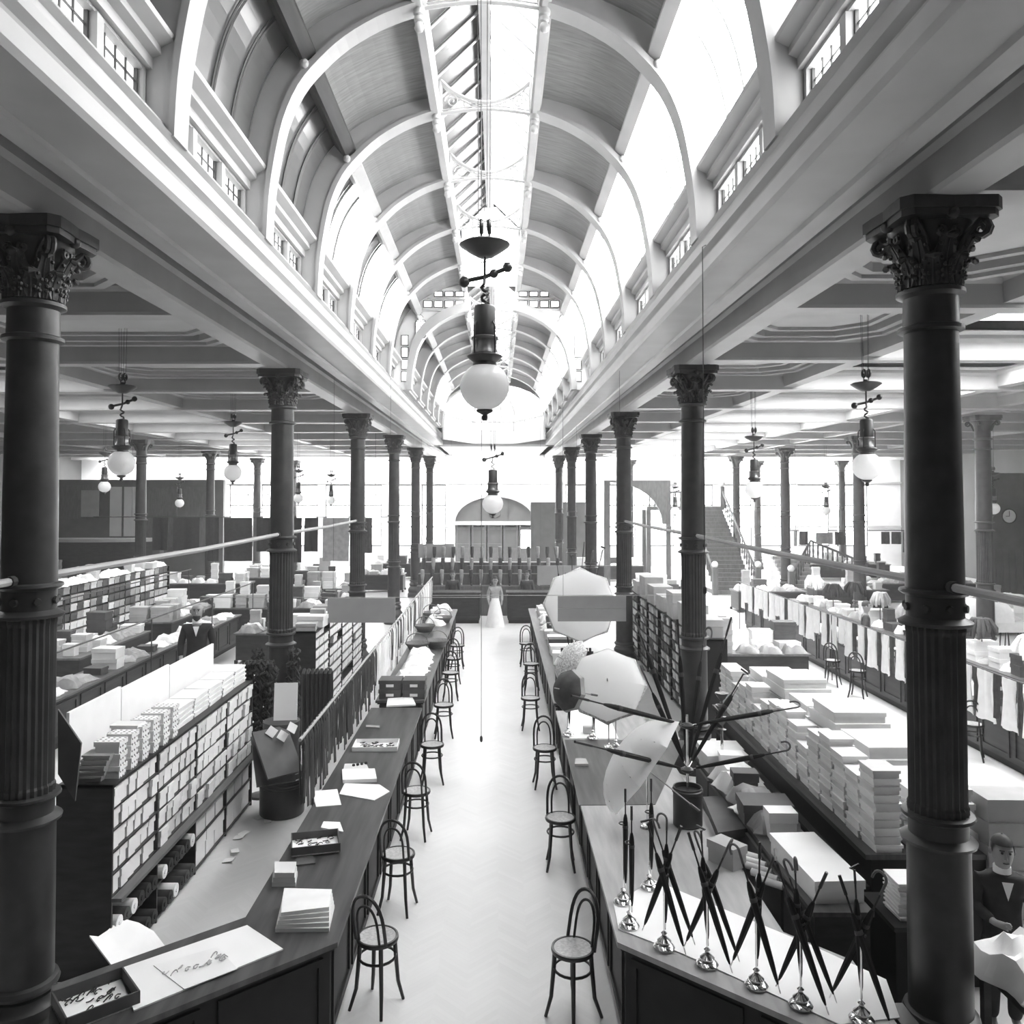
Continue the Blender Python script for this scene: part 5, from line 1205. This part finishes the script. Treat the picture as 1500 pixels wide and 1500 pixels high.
# ================================================================== hung undergarments, right aisle
def garment_mesh(kind, seed):
    r2 = random.Random(seed); ph = r2.uniform(0, 6)
    if kind == 'vest':    prof = [(.0, .20), (.12, .21), (.3, .17), (.55, .20), (.86, .25)]
    elif kind == 'drawers': prof = [(.0, .22), (.2, .23), (.35, .22), (.62, .20)]
    else: prof = [(.0, .05), (.2, .06), (.5, .05), (.75, .07)]
    rows = []
    for d, hw in prof: rows.append([(.03*math.sin(7*u+ph)+.012*math.sin(15*u+ph*2), hw*u, -d-.02*math.sin(5*u+ph)*(d > .5)) for u in [-1+2*k/8 for k in range(9)]])
    return MB().grid(rows, (.012, 0, 0)).mesh(kind, 'cloth_white' if kind != 'stocking' else 'cloth_charcoal', True)
GM = {k: [garment_mesh(k, s_) for s_ in range(3)] for k in ('vest', 'drawers', 'stocking')}
y = 12.3; k = 0
while y < 28.8:
    kind = ('vest', 'stocking')[k % 2] if y < 19.5 else ('vest', 'drawers', 'vest', 'stocking')[k % 4]
    w_ = {'vest': .43, 'drawers': .46, 'stocking': .15}[kind]; y += w_/2
    l = {'vest': 'white undershirt hanging from the right aisle rail', 'drawers': 'short white drawers hanging from the right aisle rail', 'stocking': 'dark stocking hanging between undershirts on the right aisle rail'}[kind]
    single('undershirt' if kind == 'vest' else kind, GM[kind][k % 3], (8.5, y, 1.655), (0, 0, U(-.12, .12)), l, 'garment', 'garments on the right aisle rail'); y += w_/2+.02; k += 1
# bunches of hosiery on stands, goods on the second right counter
def bunch_mesh(m, seed):
    r2 = random.Random(seed); b = MB()
    for k in range(14):
        a = r2.uniform(0, 2*PI); r = .16+.14*r2.random(); zz = -.22-.2*r2.random()
        b.tube([(0, 0, .02), (r*.6*math.cos(a), r*.6*math.sin(a), .03), (r*math.cos(a), r*math.sin(a), zz*.5), (r*1.05*math.cos(a), r*1.05*math.sin(a), zz)], [.03, .045, .05, .03], 6)
    return b.mesh('hosiery_bunch', m, True)
BM = [bunch_mesh(m, i) for i, m in enumerate(('cloth_white', 'cloth_dark', 'cloth_grey', 'cloth_charcoal'))]
for k in range(8):
    y = 17+k*1.65; X = 10.95; z = 1.75+.12*(k % 3)
    t = thing('hosiery_stand', ['slim iron stand with a bunch of hosiery, %s' % q for q in ('by the massive column', 'second from the massive column', 'third from the massive column', 'behind the undershirts', 'behind the drawers', 'near the staircase', 'next to the staircase flight', 'last before the staircase')][k], 'stand', (X, y, CT)); MB().tube([(0, 0, .02), (0, 0, z-CT+.03)], .012, 6).build('rod', 'iron', t); MB().lathe([(.11, 0), (.1, .02), (.02, .035)], 12).build('base', 'iron', t, True)
    i = (k*3+k//2) % 4; single('hosiery_bunch', BM[i], (X, y, z), (0, 0, k), ['white', 'black', 'grey', 'charcoal'][i]+' bunch of hosiery hung over a stand on the second right counter', 'hosiery', 'hosiery bunches')
scatter(10.65, 11.45, 16.2, 29.8, CT, 34, ['card_white', 'cloth_white', 'cloth_grey', 'card_cream', 'card_dark'], 'on the second counter of the right aisle', 'goods on the second right counter', 21, 1)
scatter(8.85, 9.4, 12.4, 29.3, CT, 24, ['cloth_white', 'card_white', 'cloth_grey', 'card_dark'], 'on the undergarment counter behind the rail', 'goods on the undergarment counter', 22, 1)
# hooded white cradles
for k, (px, py, Y) in enumerate(((1432, 868, 24.5), (1470, 872, 23.5), (1496, 862, 25.5))):
    p = at(px, py, Y=Y); t = thing('hooded_cradle', ['white padded cradle with hood behind the massive column', 'white padded cradle with dark arched hood opening', 'white padded cradle partly out of view beside the dark partition'][k], 'cradle', (p.x, p.y, 0))
    for dx in (-.35, .35):
        for dy in (-.3, .3): MB().tube([(dx, dy, 0), (dx*.8, dy, .9)], .02, 6).build('leg', 'iron', t)
    MB().add(*[[(x, y_, z) for (x, y_, z) in ((-.42,-.36,.85),(.42,-.36,.85),(.42,.36,.85),(-.42,.36,.85),(-.5,-.42,1.15),(.5,-.42,1.15),(.5,.42,1.15),(-.5,.42,1.15))], [(0,3,2,1),(0,1,5,4),(1,2,6,5),(2,3,7,6),(3,0,4,7),(4,5,6,7)]]).build('basket', 'cloth_white', t)
    rows = [[(-.5+.55*j/4, .42*math.cos(a), 1.12+.55*math.sin(a)*(1-.15*j/4)) for a in [PI*e/10 for e in range(11)]] for j in range(5)]
    MB().grid(rows, (0, 0, .03)).build('hood', 'cloth_white', t, True)
    MB().ball((.2, 0, 1.17), .25, 12, 8, .4).build('pillow', 'cloth_white', t, True)
# lower right corner: white cloth heap, dark fur, open case
t = thing('case_corner', 'pale wooden showcase corner beside the massive column foot', 'showcase', (2.94, 5.5, 0)); MB().box(-.05, .05, -.55, .68, 0, .88).build('body', 'wood_dark', t); MB().box(-.065, .065, -.57, .70, .88, .93).build('top', 'wood_mid', t)
hp = cloth_mesh(.8, .7, .22, 'cloth_white', 44, 9); single('cloth_heap', hp, (4.2, 6.55, .92), (0, 0, .3), 'crumpled heap of white cloth behind the massive column', 'cloth')
t = thing('side_table', 'dark table under the white cloth heap behind the massive column', 'table', (4.3, 6.2, 0)); MB().box(-.42, .55, -.75, .6, .87, .92).build('top', 'wood_dark', t)
for dx in (-.36, .49):
    for dy in (-.69, .54): MB().box(dx-.03, dx+.03, dy-.03, dy+.03, 0, .87).build('leg', 'wood_dark', t)
b = MB(); r2 = random.Random(5)
for k in range(260):
    a, q = r2.uniform(0, 2*PI), math.sqrt(r2.random()); x, y = .36*q*math.cos(a), .26*q*math.sin(a); z = .13*(1-q*q)
    b.tube([(x, y, z), (x+r2.uniform(-.03, .03), y+r2.uniform(-.03, .03), z+.05), (x+r2.uniform(-.07, .07), y+r2.uniform(-.07, .07), z+.07)], [.008, .006, .002], 4)
b.lathe([(.37, 0), (.34, .06), (.2, .12), (.02, .14)], 20); b.v = [(x, y*.75, z) if False else (x, y, z) for x, y, z in b.v]
o = b.build('fur_piece', 'fur', None, True, (4.2, 5.85, .92)); tag(o, 'dark shaggy fur piece lying before the white cloth heap', 'fur')
flat('open_case', 'flat open case lying on the floor beyond the massive column', 'case', [(1437, 1170), (1500, 1212), (1500, 1160), (1447, 1150)], .5, .12, 'card_grey')
t = thing('low_stool', 'low dark stool under the flat open case', 'stool', ctr([(1437, 1170), (1500, 1212), (1500, 1160), (1447, 1150)], .5)); t.location.z = 0; MB().box(-.25, .25, -.2, .2, .44, .495).build('top', 'wood_dark', t)
for dx in (-.2, .2):
    for dy in (-.15, .15): MB().box(dx-.02, dx+.02, dy-.02, dy+.02, 0, .44).build('leg', 'wood_dark', t)
for j in range(8): single('carton', cart['card_grey'][1], (4.95, 8.1, j*.225), (0, 0, U(-.04, .04)), 'grey carton in the tall stack beyond the massive column', 'box', 'grey cartons beyond the massive column')
# boxes and drawers of the shelf behind the umbrella-side columns
dw = carton(.30, .26, .17, 'card_dark'); dw2 = carton(.30, .26, .17, 'card_cream'); dw3 = carton(.30, .26, .17, 'card_grey')
for r in range(8):
    for c in range(27):
        y = 16.2+c*.325
        if any(abs(y-q) < .15 for q in (17.5, 19, 20.5, 22, 23.5)): continue
        j = rnd.randrange(3); single('stock_box', (dw, dw2, dw3)[j], (4.14, y, .1+.22*r), (0, 0, 0), ['dark', 'cream', 'grey'][j]+' stock box in the shelf behind the umbrella-side columns', 'box', 'stock boxes behind the umbrella-side columns')
for k in range(7): single('large_carton', carton(.5, .8, .35+.12*(k % 3), 'card_grey'), (4.2, 16.6+k*1.2, 1.9), (0, 0, U(-.05, .05)), 'large grey carton on top of the shelf behind the umbrella-side columns', 'box', 'grey cartons on the drawer shelf')

# ================================================================== hanging boards on wires
def board(x0, x1, y0, y1, Y, label, planks=1):
    p, q = at(x0, y0, Y=Y), at(x1, y1, Y=Y); h = p.z-q.z; w_ = q.x-p.x
    t = thing('hanging_board', label, 'sign', ((p.x+q.x)/2, Y, q.z))
    for k in range(planks): MB().box(-w_/2, w_/2, -.02, .02, h*k/planks+.006*k, h*(k+1)/planks).build('plank', 'sign', t)
    MB().tube([(-w_/2-2.4, 0, h+.012), (w_/2+2.0, 0, h+.012)], .006, 4).build('wire', 'wood_pale', t)
    for s_ in (-1, 1): MB().tube([(s_*w_*.42, 0, h), (s_*w_*.42, 0, H+2.45-q.z)], .003, 4).build('suspension_wire', 'frame_dark', t)
board(480, 579, 876, 912, 17.0, 'blank grey board hung on wires before the third column of the ribbon side')
board(817, 917, 873, 910, 15.6, 'blank grey two-plank board hung on wires before the white parasol', 2)
board(613, 665, 797, 817, 34, 'small grey board hung far off near the ribbon rail end')
board(787, 850, 829, 857, 28, 'darker grey board hung before the far umbrella-side columns')

# ================================================================== staircase
st = thing('staircase', 'broad wooden staircase rising between balustrades beyond the right columns', 'staircase', (0, 0, 0))
SXa, SXb, SYa = 10.35, 12.2, 39.0
for k in range(22): MB().box(SXa, SXb, SYa+k*.27, SYa+(k+1)*.27+.03, k*.185, (k+1)*.185).build('step', 'wood_mid', st)
for k in range(10): MB().box(13.6+.0*k, 15.2, 38.0+k*.3, 38.3+k*.3, k*.17, (k+1)*.17).build('step', 'wood_pale', st)
def balus(p0, p1, n, h=.8):
    p0, p1 = Vector(p0), Vector(p1)
    MB().tube([p0+Vector((0, 0, h)), p1+Vector((0, 0, h))], .06, 6).build('handrail', 'wood_mid', st)
    me = MB().lathe([(.05, 0), (.05, .12), (.03, .2), (.06, .38), (.03, .55), (.045, .65), (.05, h)], 8).mesh('baluster', 'wood_mid', True)
    for k in range(n): inst('baluster', me, st, p0.lerp(p1, (k+.5)/n))
def newel(x, y, z, h=1.1):
    b = MB().box(x-.12, x+.12, y-.12, y+.12, z, z+h); b.build('newel_post', 'wood_mid', st); MB().ball((x, y, z+h+.14), .16, 12, 8).build('newel_ball', 'plaster', st, True)
MB().box(SXa-.12, SXa-.02, SYa, SYa+6, 0, .2).build('string_board', 'wood_mid', st)
for X in (SXa-.1, SXb+.1): balus((X, SYa, .2), (X, SYa+5.9, 4.1), 16); newel(X, SYa-.1, 0, 1.3)
newel(SXb+.1, SYa+6, 4.0, 1.2)
MB().box(SXa-2.2, SXb+.2, SYa+5.95, SYa+7.6, 3.9, 4.1).build('landing', 'wood_mid', st); balus((SXa-2.2, SYa+6.0, 4.1), (SXa-.2, SYa+6.0, 4.1), 7)
for (x, y) in ((SXa-2.1, SYa+7.4), (SXb+.1, SYa+7.4), (SXa-2.1, SYa+6.1)): MB().box(x-.12, x+.12, y-.12, y+.12, 0, 3.9).build('landing_post', 'wood_mid', st)
balus((13.5, 38.0, .1), (15.6, 41, 1.6), 9, .85); balus((15.6, 41, 1.6), (18.5, 41, .4), 12, .85); newel(13.5, 37.9, 0, 1.2)
# dark bracket arch left of the stairs
t = thing('arch_bracket', 'dark pierced timber bracket arch left of the staircase', 'bracket', (8.9, 43, 0))
P_ = [(-3.2, 5.5)]+[(-3.0+2.7*math.sin(PI/2*e/8), 5.4-2.2*(1-math.cos(PI/2*e/8))) for e in range(9)]+[(0, 3.2), (0, 5.5)]
MB().prism(P_, -.1, .1).build('spandrel', 'wood_mid', t); MB().box(-.1, .12, -.12, .12, 0, 5.5).build('post', 'wood_mid', t); MB().box(-3.35, -3.05, -.12, .12, 0, 5.5).build('post', 'wood_mid', t); MB().lathe([(.02, 2.75), (.12, 2.9), (.14, 3.05), (.05, 3.2)], 10, (0, -.2, 0)).build('pendant', 'wood_mid', t, True)

# ================================================================== far centre: stocking-leg forms
leg = MB().tube([(0, 0, .62), (0, .02, .40), (0, -.01, .18), (0, 0, .07), (0, -.10, .03), (0, -.17, .025)], [.075, .08, .05, .04, .04, .025], 8).mesh('leg_form', 'cloth_charcoal', True)
legw = leg.copy(); legw.materials.clear(); legw.materials.append(M['cloth_grey'])
t = thing('stepped_stand', 'stepped display stand behind the far dark counters', 'stand', (-.3, 32.2, 0)); 
for k in range(3): MB().box(-2.9, 2.9, k*.55, (k+1)*.55, 0, 1.15+.42*k).build('step', 'wood_mid', t)
for k in range(3):
    for j in range(15): single('leg_form', leg if (j+k) % 2 else legw, (-3.0+.385*j, 32.2+k*.55+.3, 1.15+.42*k), (0, 0, .2*((j % 3)-1)), ('charcoal' if (j+k) % 2 else 'grey')+' stocking-leg form standing on the stepped display stand', 'display form', 'stocking-leg forms on the stepped stand')

# ================================================================== hung carpets and cloths
def hang_cloth(px0, px1, py0, py1, Y, m, label, group):
    p, q = at(px0, py0, Y=Y), at(px1, py1, Y=Y); w_, h = q.x-p.x, p.z-q.z
    rows = [[(u*w_, (.05*math.sin(6*u+p.x)+.02*math.sin(17*u))*min(1, v*2), -h*v) for u in [k/8 for k in range(9)]] for v in (0, .33, .66, 1)]
    o = MB().grid(rows, (0, .02, 0)).build('hung_cloth', m, None, True, p); tag(o, label, 'cloth', group); return p
for k, (a, b_, c, d, Y) in enumerate(((224, 246, 758, 806, 32), (254, 292, 758, 806, 32), (328, 369, 758, 822, 32), (430, 442, 758, 824, 32), (446, 466, 758, 808, 32), (302, 320, 758, 822, 32), (376, 397, 758, 808, 32))):
    hang_cloth(a, b_, c, d, Y, 'cloth_dark', ['narrow black cloth hung high in the left aisle nearest the dark partition', 'wide black cloth hung high behind a slim dark column', 'wide black cloth hung high left of the second nave column', 'narrow black cloth hung high right of the second nave column', 'black cloth hung high beside the narrow one', 'black cloth hung on a slim dark column', 'black cloth half hidden by the second nave column'][k], 'dark cloths hung in the left aisle')
hang_cloth(473, 511, 758, 822, 32, 'cloth_grey', 'wide grey cloth hung high before the third nave column', None)
hang_cloth(533, 545, 758, 810, 32, 'cloth_charcoal', 'charcoal cloth hung high right of the third nave column', None)
t = thing('hanging_bar', 'long thin bar carrying the dark cloths of the left aisle', 'bar', (-15.8, 32, at(300, 758, Y=32).z+.025)); MB().tube([(0, 0, 0), (11.5, 0, 0)], .02, 6).build('bar', 'iron', t)
for x in (1.5, 11): MB().tube([(x, 0, 0), (x, 0, CZ-t.location.z)], .008, 4).build('wire', 'iron', t)
cl = ['cloth_grey', 'cloth_charcoal', 'cloth_grey', 'cloth_charcoal', 'cloth_charcoal', 'cloth_charcoal', 'cloth_charcoal']
for k, (a, b_, c, d) in enumerate(((1163, 1168, 778, 800), (1171, 1184, 778, 798), (1195, 1220, 780, 797), (1223, 1236, 779, 798), (1291, 1303, 779, 797), (1306, 1320, 779, 797), (1323, 1336, 779, 809))):
    hang_cloth(a, b_, c, d, 40, cl[k], ('grey' if cl[k] == 'cloth_grey' else 'dark')+' square cloth hung in the row beyond the right columns', 'square cloths hung beyond the right columns')
t = thing('hanging_bar', 'long thin bar carrying the square cloths beyond the right columns', 'bar', (14.2, 40, at(1250, 778, Y=40).z+.03)); MB().tube([(0, 0, 0), (7, 0, 0)], .025, 6).build('bar', 'iron', t)
for x in (.3, 6.8): MB().tube([(x, 0, 0), (x, 0, CZ-t.location.z)], .008, 4).build('wire', 'iron', t)

# ================================================================== tables of goods across the far floor
def table(x0, x1, y0, y1, h, label):
    c = thing('goods_table', label, 'table', ((x0+x1)/2, (y0+y1)/2, 0)); a, b_ = (x1-x0)/2, (y1-y0)/2
    MB().box(-a, a, -b_, b_, h-.05, h).build('top', 'wood_mid', c); MB().box(-a+.05, a-.05, -b_+.05, b_-.05, .1, h-.05).build('apron', 'wood_dark', c)
    for sx in (-1, 1):
        for sy in (-1, 1): MB().box(sx*(a-.06)-.04, sx*(a-.06)+.04, sy*(b_-.06)-.04, sy*(b_-.06)+.04, 0, .1).build('foot', 'wood_dark', c)
allk = ['card_white', 'cloth_white', 'card_cream', 'card_grey', 'card_dark', 'cloth_grey', 'cloth_white']
TT = [(-11.4, -9.9, 19.5, 23.5, 'beside the rail before the drawer shelf', 14), (-11.4, -9.9, 25, 30, 'behind the far half of the left aisle counter', 18), (-15.5, -11, 36, 37.2, 'between the inner left columns', 16), (-12, -8, 38.6, 39.8, 'beyond the hung black cloths', 16), (9.6, 12.4, 33, 34.2, 'before the foot of the staircase', 12), (13, 16, 33.6, 34.8, 'beside the pale steps of the staircase', 12), (-7.4, -5.2, 30.6, 31.8, 'between the hung cloths and the nave columns', 10), (-9.8, -6.2, 28.2, 29.4, 'under the hung black cloths', 24), (-7.4, -4.6, 23, 24.2, 'beside the third nave column of the ribbon side', 14), (-9.4, -6, 34, 35.2, 'behind the hung black cloths', 20), (-19, -15.4, 30, 31.2, 'beyond the drawer shelf of the left aisle', 14), (-21, -16, 37.5, 38.7, 'before the dark far-left partition', 18), (-13, -8.5, 42, 43.2, 'before the leaded windows of the left aisle', 20), (-7, -4.6, 40, 41.2, 'between the far nave columns and the leaded windows', 12), (-7.2, -3.2, 46.5, 47.6, 'close under the leaded windows', 16),
      (5.2, 7.6, 20, 21.2, 'between the umbrella-side columns and the undergarment counter', 12), (5, 8, 33, 34.2, 'before the dark bracket arch', 16), (16, 20, 30, 31.2, 'beyond the second right counter', 18), (14.8, 18.5, 27.6, 28.8, 'near the hooded cradles', 16), (16.2, 21, 36, 37.2, 'below the hung square cloths', 20), (4.2, 8, 45, 46.2, 'before the dark screen wall', 16), (17, 22, 46, 47.2, 'under the bright right windows', 16), (18.5, 22.5, 21, 22.2, 'before the dark boarded partition', 14)]
for i, (x0, x1, y0, y1, w_, n) in enumerate(TT):
    table(x0, x1, y0, y1, .85, 'wooden goods table '+w_); scatter(x0+.1, x1-.1, y0+.05, y1-.05, .85, n, allk, 'on the table '+w_, 'goods '+w_, 60+i, 2)
# left aisle counter fabrics, shelf contents
scatter(-8.85, -8.15, 15.2, 25.8, CT, 17, ['cloth_white', 'cloth_grey', 'cloth_white', 'card_cream', 'card_dark'], 'on the left aisle counter', 'goods on the left aisle counter', 31, 1)
dd = [carton(.4, .36, .21, m) for m in ('card_dark', 'card_white', 'card_grey', 'card_white')]
for r in range(7):
    for c in range(21):
        if (c % 3 == 2 and False): continue
        y = 23.4+.2+(c//3)*1.2+(c % 3)*.385+.03
        if y > 31.8: continue
        j = rnd.choice((0, 0, 0, 2, 1)) if (r > 2 and c < 14) else rnd.choice((1, 3, 2, 0)); single('stock_box', dd[j], (-13.0, y, .15+.27*r), (0, 0, 0), ['dark', 'white', 'grey', 'white'][j]+' stock box in the dark shelf behind the left aisle counter', 'box', 'stock boxes behind the left aisle counter')
scatter(-13.25, -12.85, 23.6, 31.8, 2.0, 16, ['cloth_white', 'card_white', 'cloth_white'], 'on top of the drawer shelf of the left aisle', 'goods on the left drawer shelf', 33, 0)
rail(-8.0, 1.86, 14.5, 27, 'thin rail over the left aisle counter', [14.8, 19, 23, 26.8], 0, 'iron', .018); rail(-11.6, 1.92, 17, 31, 'thin rail before the drawer shelf of the left aisle', [17.3, 22, 27, 30.8], 0, 'iron', .018)
fab = cloth_mesh(1.1, .9, .3, 'cloth_white', 51, 9)
for k in range(3): single('cloth_heap', fab, (-9.8, 15.7+1.4*k, .02), (0, 0, .5*k), 'large heap of white fabric behind the left aisle counter', 'cloth', 'large fabric heaps')
t = thing('bay_counter', 'pale bow-fronted counter before the dark partition of the left aisle', 'counter', (-19.5, 40, 0)); MB().prism([(3.2*math.cos(PI+PI*e/14), 1.3*math.sin(PI+PI*e/14)) for e in range(15)], 0, 2.5, 'z').build('body', 'wood_dark', t); MB().prism([(3.35*math.cos(PI+PI*e/14), 1.42*math.sin(PI+PI*e/14)) for e in range(15)], 2.5, 2.65, 'z').build('cornice', 'paint', t)
# screen panels of far area that read as pale posters
# ================================================================== PEOPLE
def skin_obj(name, verts, edges, radii, m, parent, sub=2):
    me = bpy.data.meshes.new(name); me.from_pydata(verts, edges, []); me.update()
    o = bpy.data.objects.new(name, me); COL.objects.link(o); o.parent = parent; me.materials.append(M[m])
    sk = o.modifiers.new('skin', 'SKIN'); sk.use_smooth_shade = True
    lay = me.skin_vertices[0].data if me.skin_vertices else None
    if lay is None:
        bm = bmesh.new(); bm.from_mesh(me); bm.verts.layers.skin.verify(); bm.to_mesh(me); bm.free(); lay = me.skin_vertices[0].data
    for i, r in enumerate(radii):
        lay[i].radius = r if isinstance(r, tuple) else (r, r); lay[i].use_root = (i == 0)
    ss = o.modifiers.new('sub', 'SUBSURF'); ss.levels = sub; ss.render_levels = sub
    return o
def person(loc, rz, label, cloth='cloth_dark', skirt=None, hairm=None, beard=None, arms='down', collar=True, s=1.):
    t = thing('person', label, 'person', loc, rz); t.scale = (s, s, s)
    # faces -Y; one continuous body
    V = [(0,0,.94),(0,.01,1.08),(0,.015,1.25),(0,.01,1.40),(0,0,1.50),(0,-.02,1.575),(0,-.02,1.65),(0,-.012,1.725),(0,-.005,1.785)]
    R = [(.15,.11),(.125,.09),(.14,.10),(.115,.08),.048,(.078,.095),(.100,.122),(.100,.122),(.062,.075)]
    E = [(0,1),(1,2),(2,3),(3,4),(4,5),(5,6),(6,7),(7,8)]
    def add(p, r, par): V.append(p); R.append(r); E.append((par, len(V)-1)); return len(V)-1
    hands = []
    for sx in (-1, 1):
        a = add((sx*.165, .01, 1.39), .052, 3)
        if arms == 'down': el, wr, hd = (sx*.25, .04, 1.14), (sx*.24, -.08, .92), (sx*.23, -.12, .84)
        else: el, wr, hd = (sx*.25, .0, 1.15), (sx*.14, -.25, 1.10), (sx*.09, -.32, 1.12)
        a = add(el, .048, a); a = add(wr, .032, a); h = add(hd, .036, a); hands.append(hd)
        hv = Vector(hd); d = (hv-Vector(wr)).normalized(); sd = d.cross(Vector((sx, 0, 0))).normalized() if arms == 'down' else Vector((0, 0, 1))
        for f in range(4):
            q = hv+sd*(-.022+.015*f); a1 = add(tuple(q+d*.045), .0095, h); add(tuple(q+d*(.075+.008*(f in (1, 2)))), .008, a1)
        a1 = add(tuple(hv-sd*.035+d*.015), .010, h); add(tuple(hv-sd*.045+d*.045), .009, a1)
        l = add((sx*.09, 0, .86), .10, 0); l = add((sx*.10, -.01, .50), .062, l); l = add((sx*.10, .03, .09), .042, l); add((sx*.11, -.12, .035), .035, l)
    skin_obj('body', V, E, R, 'skin', t)
    # head details
    nb = MB(); nb.add([(-.017,-.120,1.635),(.017,-.120,1.635),(0,-.168,1.64),(0,-.125,1.70)], [(0,2,1),(0,3,2),(1,2,3),(0,1,3)]); nb.build('nose', 'skin', t)
    for sx in (-1, 1):
        MB().ball((sx*.034, -.124, 1.695), .012, 8, 6).build('eye', 'hair', t, True); MB().ball((sx*.098, -.01, 1.67), .022, 8, 6, 1.5).build('ear', 'skin', t, True)
        MB().tube([(sx*.015, -.134, 1.718), (sx*.055, -.118, 1.716)], .006, 4).build('eyebrow', 'hair', t)
    MB().tube([(-.026, -.118, 1.60), (0, -.126, 1.598), (.026, -.118, 1.60)], .006, 5).build('mouth', 'cloth_charcoal', t)
    if hairm: 
        rows = [[(.096*math.cos(a)*math.sin(p_), -.03+.135*math.sin(a)*math.sin(p_), 1.70+.12*math.cos(p_)) for a in [(-.06+1.12*e/14)*PI for e in range(15)]] for p_ in [PI*.04+PI*.52*k/6 for k in range(7)]]
        top_ = [[(.099*math.cos(a)*math.sin(p_), -.012+.124*math.sin(a)*math.sin(p_), 1.715+.115*math.cos(p_)) for a in [2*PI*e/20 for e in range(21)]] for p_ in [PI*.03+PI*.36*k/5 for k in range(6)]]
        hr_ = MB().grid(top_, (0, .002, .006)); hr_.grid(rows, (0, .004, .008)); hr_.build('hair', hairm, t, True)
    else:
        rows = [[(.092*math.cos(a), -.015+.118*math.sin(a), 1.615+.022*k) for a in [(-.08+1.16*e/12)*PI for e in range(13)]] for k in range(4)]; MB().grid(rows, (0, .005, 0)).build('hair_fringe', 'hair', t, True)
    if beard: MB().lathe([(.01, -.075), (.045, -.05), (.066, -.005), (.06, .02)], 12, (0, -.075, 1.585)).build('beard', beard, t, True)
    # coat follows torso and arms
    V2_ = [(0,.0,.72),(0,0,.95),(0,.01,1.10),(0,.015,1.26),(0,.01,1.41),(0,.0,1.475)]; R2_ = [(.20,.15),(.185,.14),(.165,.125),(.19,.14),(.172,.13),(.098,.092)]; E2_ = [(0,1),(1,2),(2,3),(3,4),(4,5)]
    for sx in (-1, 1):
        if arms == 'down': el, wr = (sx*.255, .04, 1.14), (sx*.245, -.075, .935)
        else: el, wr = (sx*.255, .0, 1.15), (sx*.15, -.23, 1.105)
        n0 = len(V2_); V2_ += [(sx*.185, .01, 1.405), el, wr]; R2_ += [.078, .062, .047]; E2_ += [(4, n0), (n0, n0+1), (n0+1, n0+2)]
    ct_ = skin_obj('coat', V2_, E2_, R2_, cloth, t)
    if collar: MB().lathe([(.078, 1.475), (.076, 1.535), (.070, 1.54)], 16).build('collar', 'paper', ct_, True); MB().add([(-.05,-.155,1.44),(.05,-.155,1.44),(0,-.16,1.27)], [(0,1,2)]).build('shirt_front', 'paper', ct_)
    if skirt: MB().lathe([(.36, .0), (.35, .05), (.24, .6), (.16, .98), (.15, 1.04)], 20, flute=.05).build('skirt', skirt, t, True)
    else:
        for sx in (-1, 1): skin_obj('trouser_leg', [(sx*.09,0,.92),(sx*.10,-.01,.50),(sx*.10,.03,.08)], [(0,1),(1,2)], [.115,.08,.065], cloth, t)
    for sx in (-1, 1): MB().ball((sx*.11, -.06, .04), .055, 10, 6, .75).build('shoe', 'silk_black', t, True).scale = (1, 1, 1)
    return t
# bald bearded man on a step behind the tall shelf
pm = at(284, 898, Y=13.6); base = pm.z-1.66
stp = thing('step_ladder', 'wooden library steps hidden behind the tall shelf, under the bald man', 'ladder', (pm.x, 13.6, 0))
for k in range(4): MB().box(-.32, .32, -.30+.12*k*-1+.3, .1+.3, base*(k+1)/4-.03, base*(k+1)/4).build('tread', 'wood_mid', stp)
for sx in (-1, 1): MB().box(sx*.34-.02, sx*.34+.02, -.4, .42, 0, base-.0).build('side', 'wood_mid', stp)
person((pm.x, 13.75, base), .25, 'bald bearded man in dark coat standing behind the tall shelf', 'cloth_dark', None, None, 'hair')
# dark-suited man at the right edge
person((4.46, 7.35, 0), -.25, 'man with white collar and dark suit behind the massive column', 'cloth_dark', None, 'hair', None, 'front', True, .93)
pw = at(727, 913, Z=0); person((-.12, 29.6, 0), .1, 'woman in long pale skirt standing between the far dark counters', 'cloth_grey', 'cloth_white', 'hair', None, 'down', False, .98)
pw = at(663, 866, Y=31.4); person((pw.x, 31.55, 0), 0, 'assistant in dark dress behind the far counter, near the ribbon rail', 'cloth_charcoal', 'cloth_charcoal', 'hair', None, 'down', False)
pw = at(772, 866, Y=31.4); person((pw.x, 31.55, 0), 0, 'assistant in dark dress behind the far counter, under the darker hanging board', 'cloth_charcoal', 'cloth_charcoal', 'hair', None, 'down', False)
pw = at(1180, 885, Y=22.5); person((10.05, 22.5, 0), 1.2, 'stout assistant in dark coat behind the undergarment counter', 'cloth_charcoal', 'cloth_charcoal', 'hair', None, 'down', False)
# dark coat draped over a chair by the rail
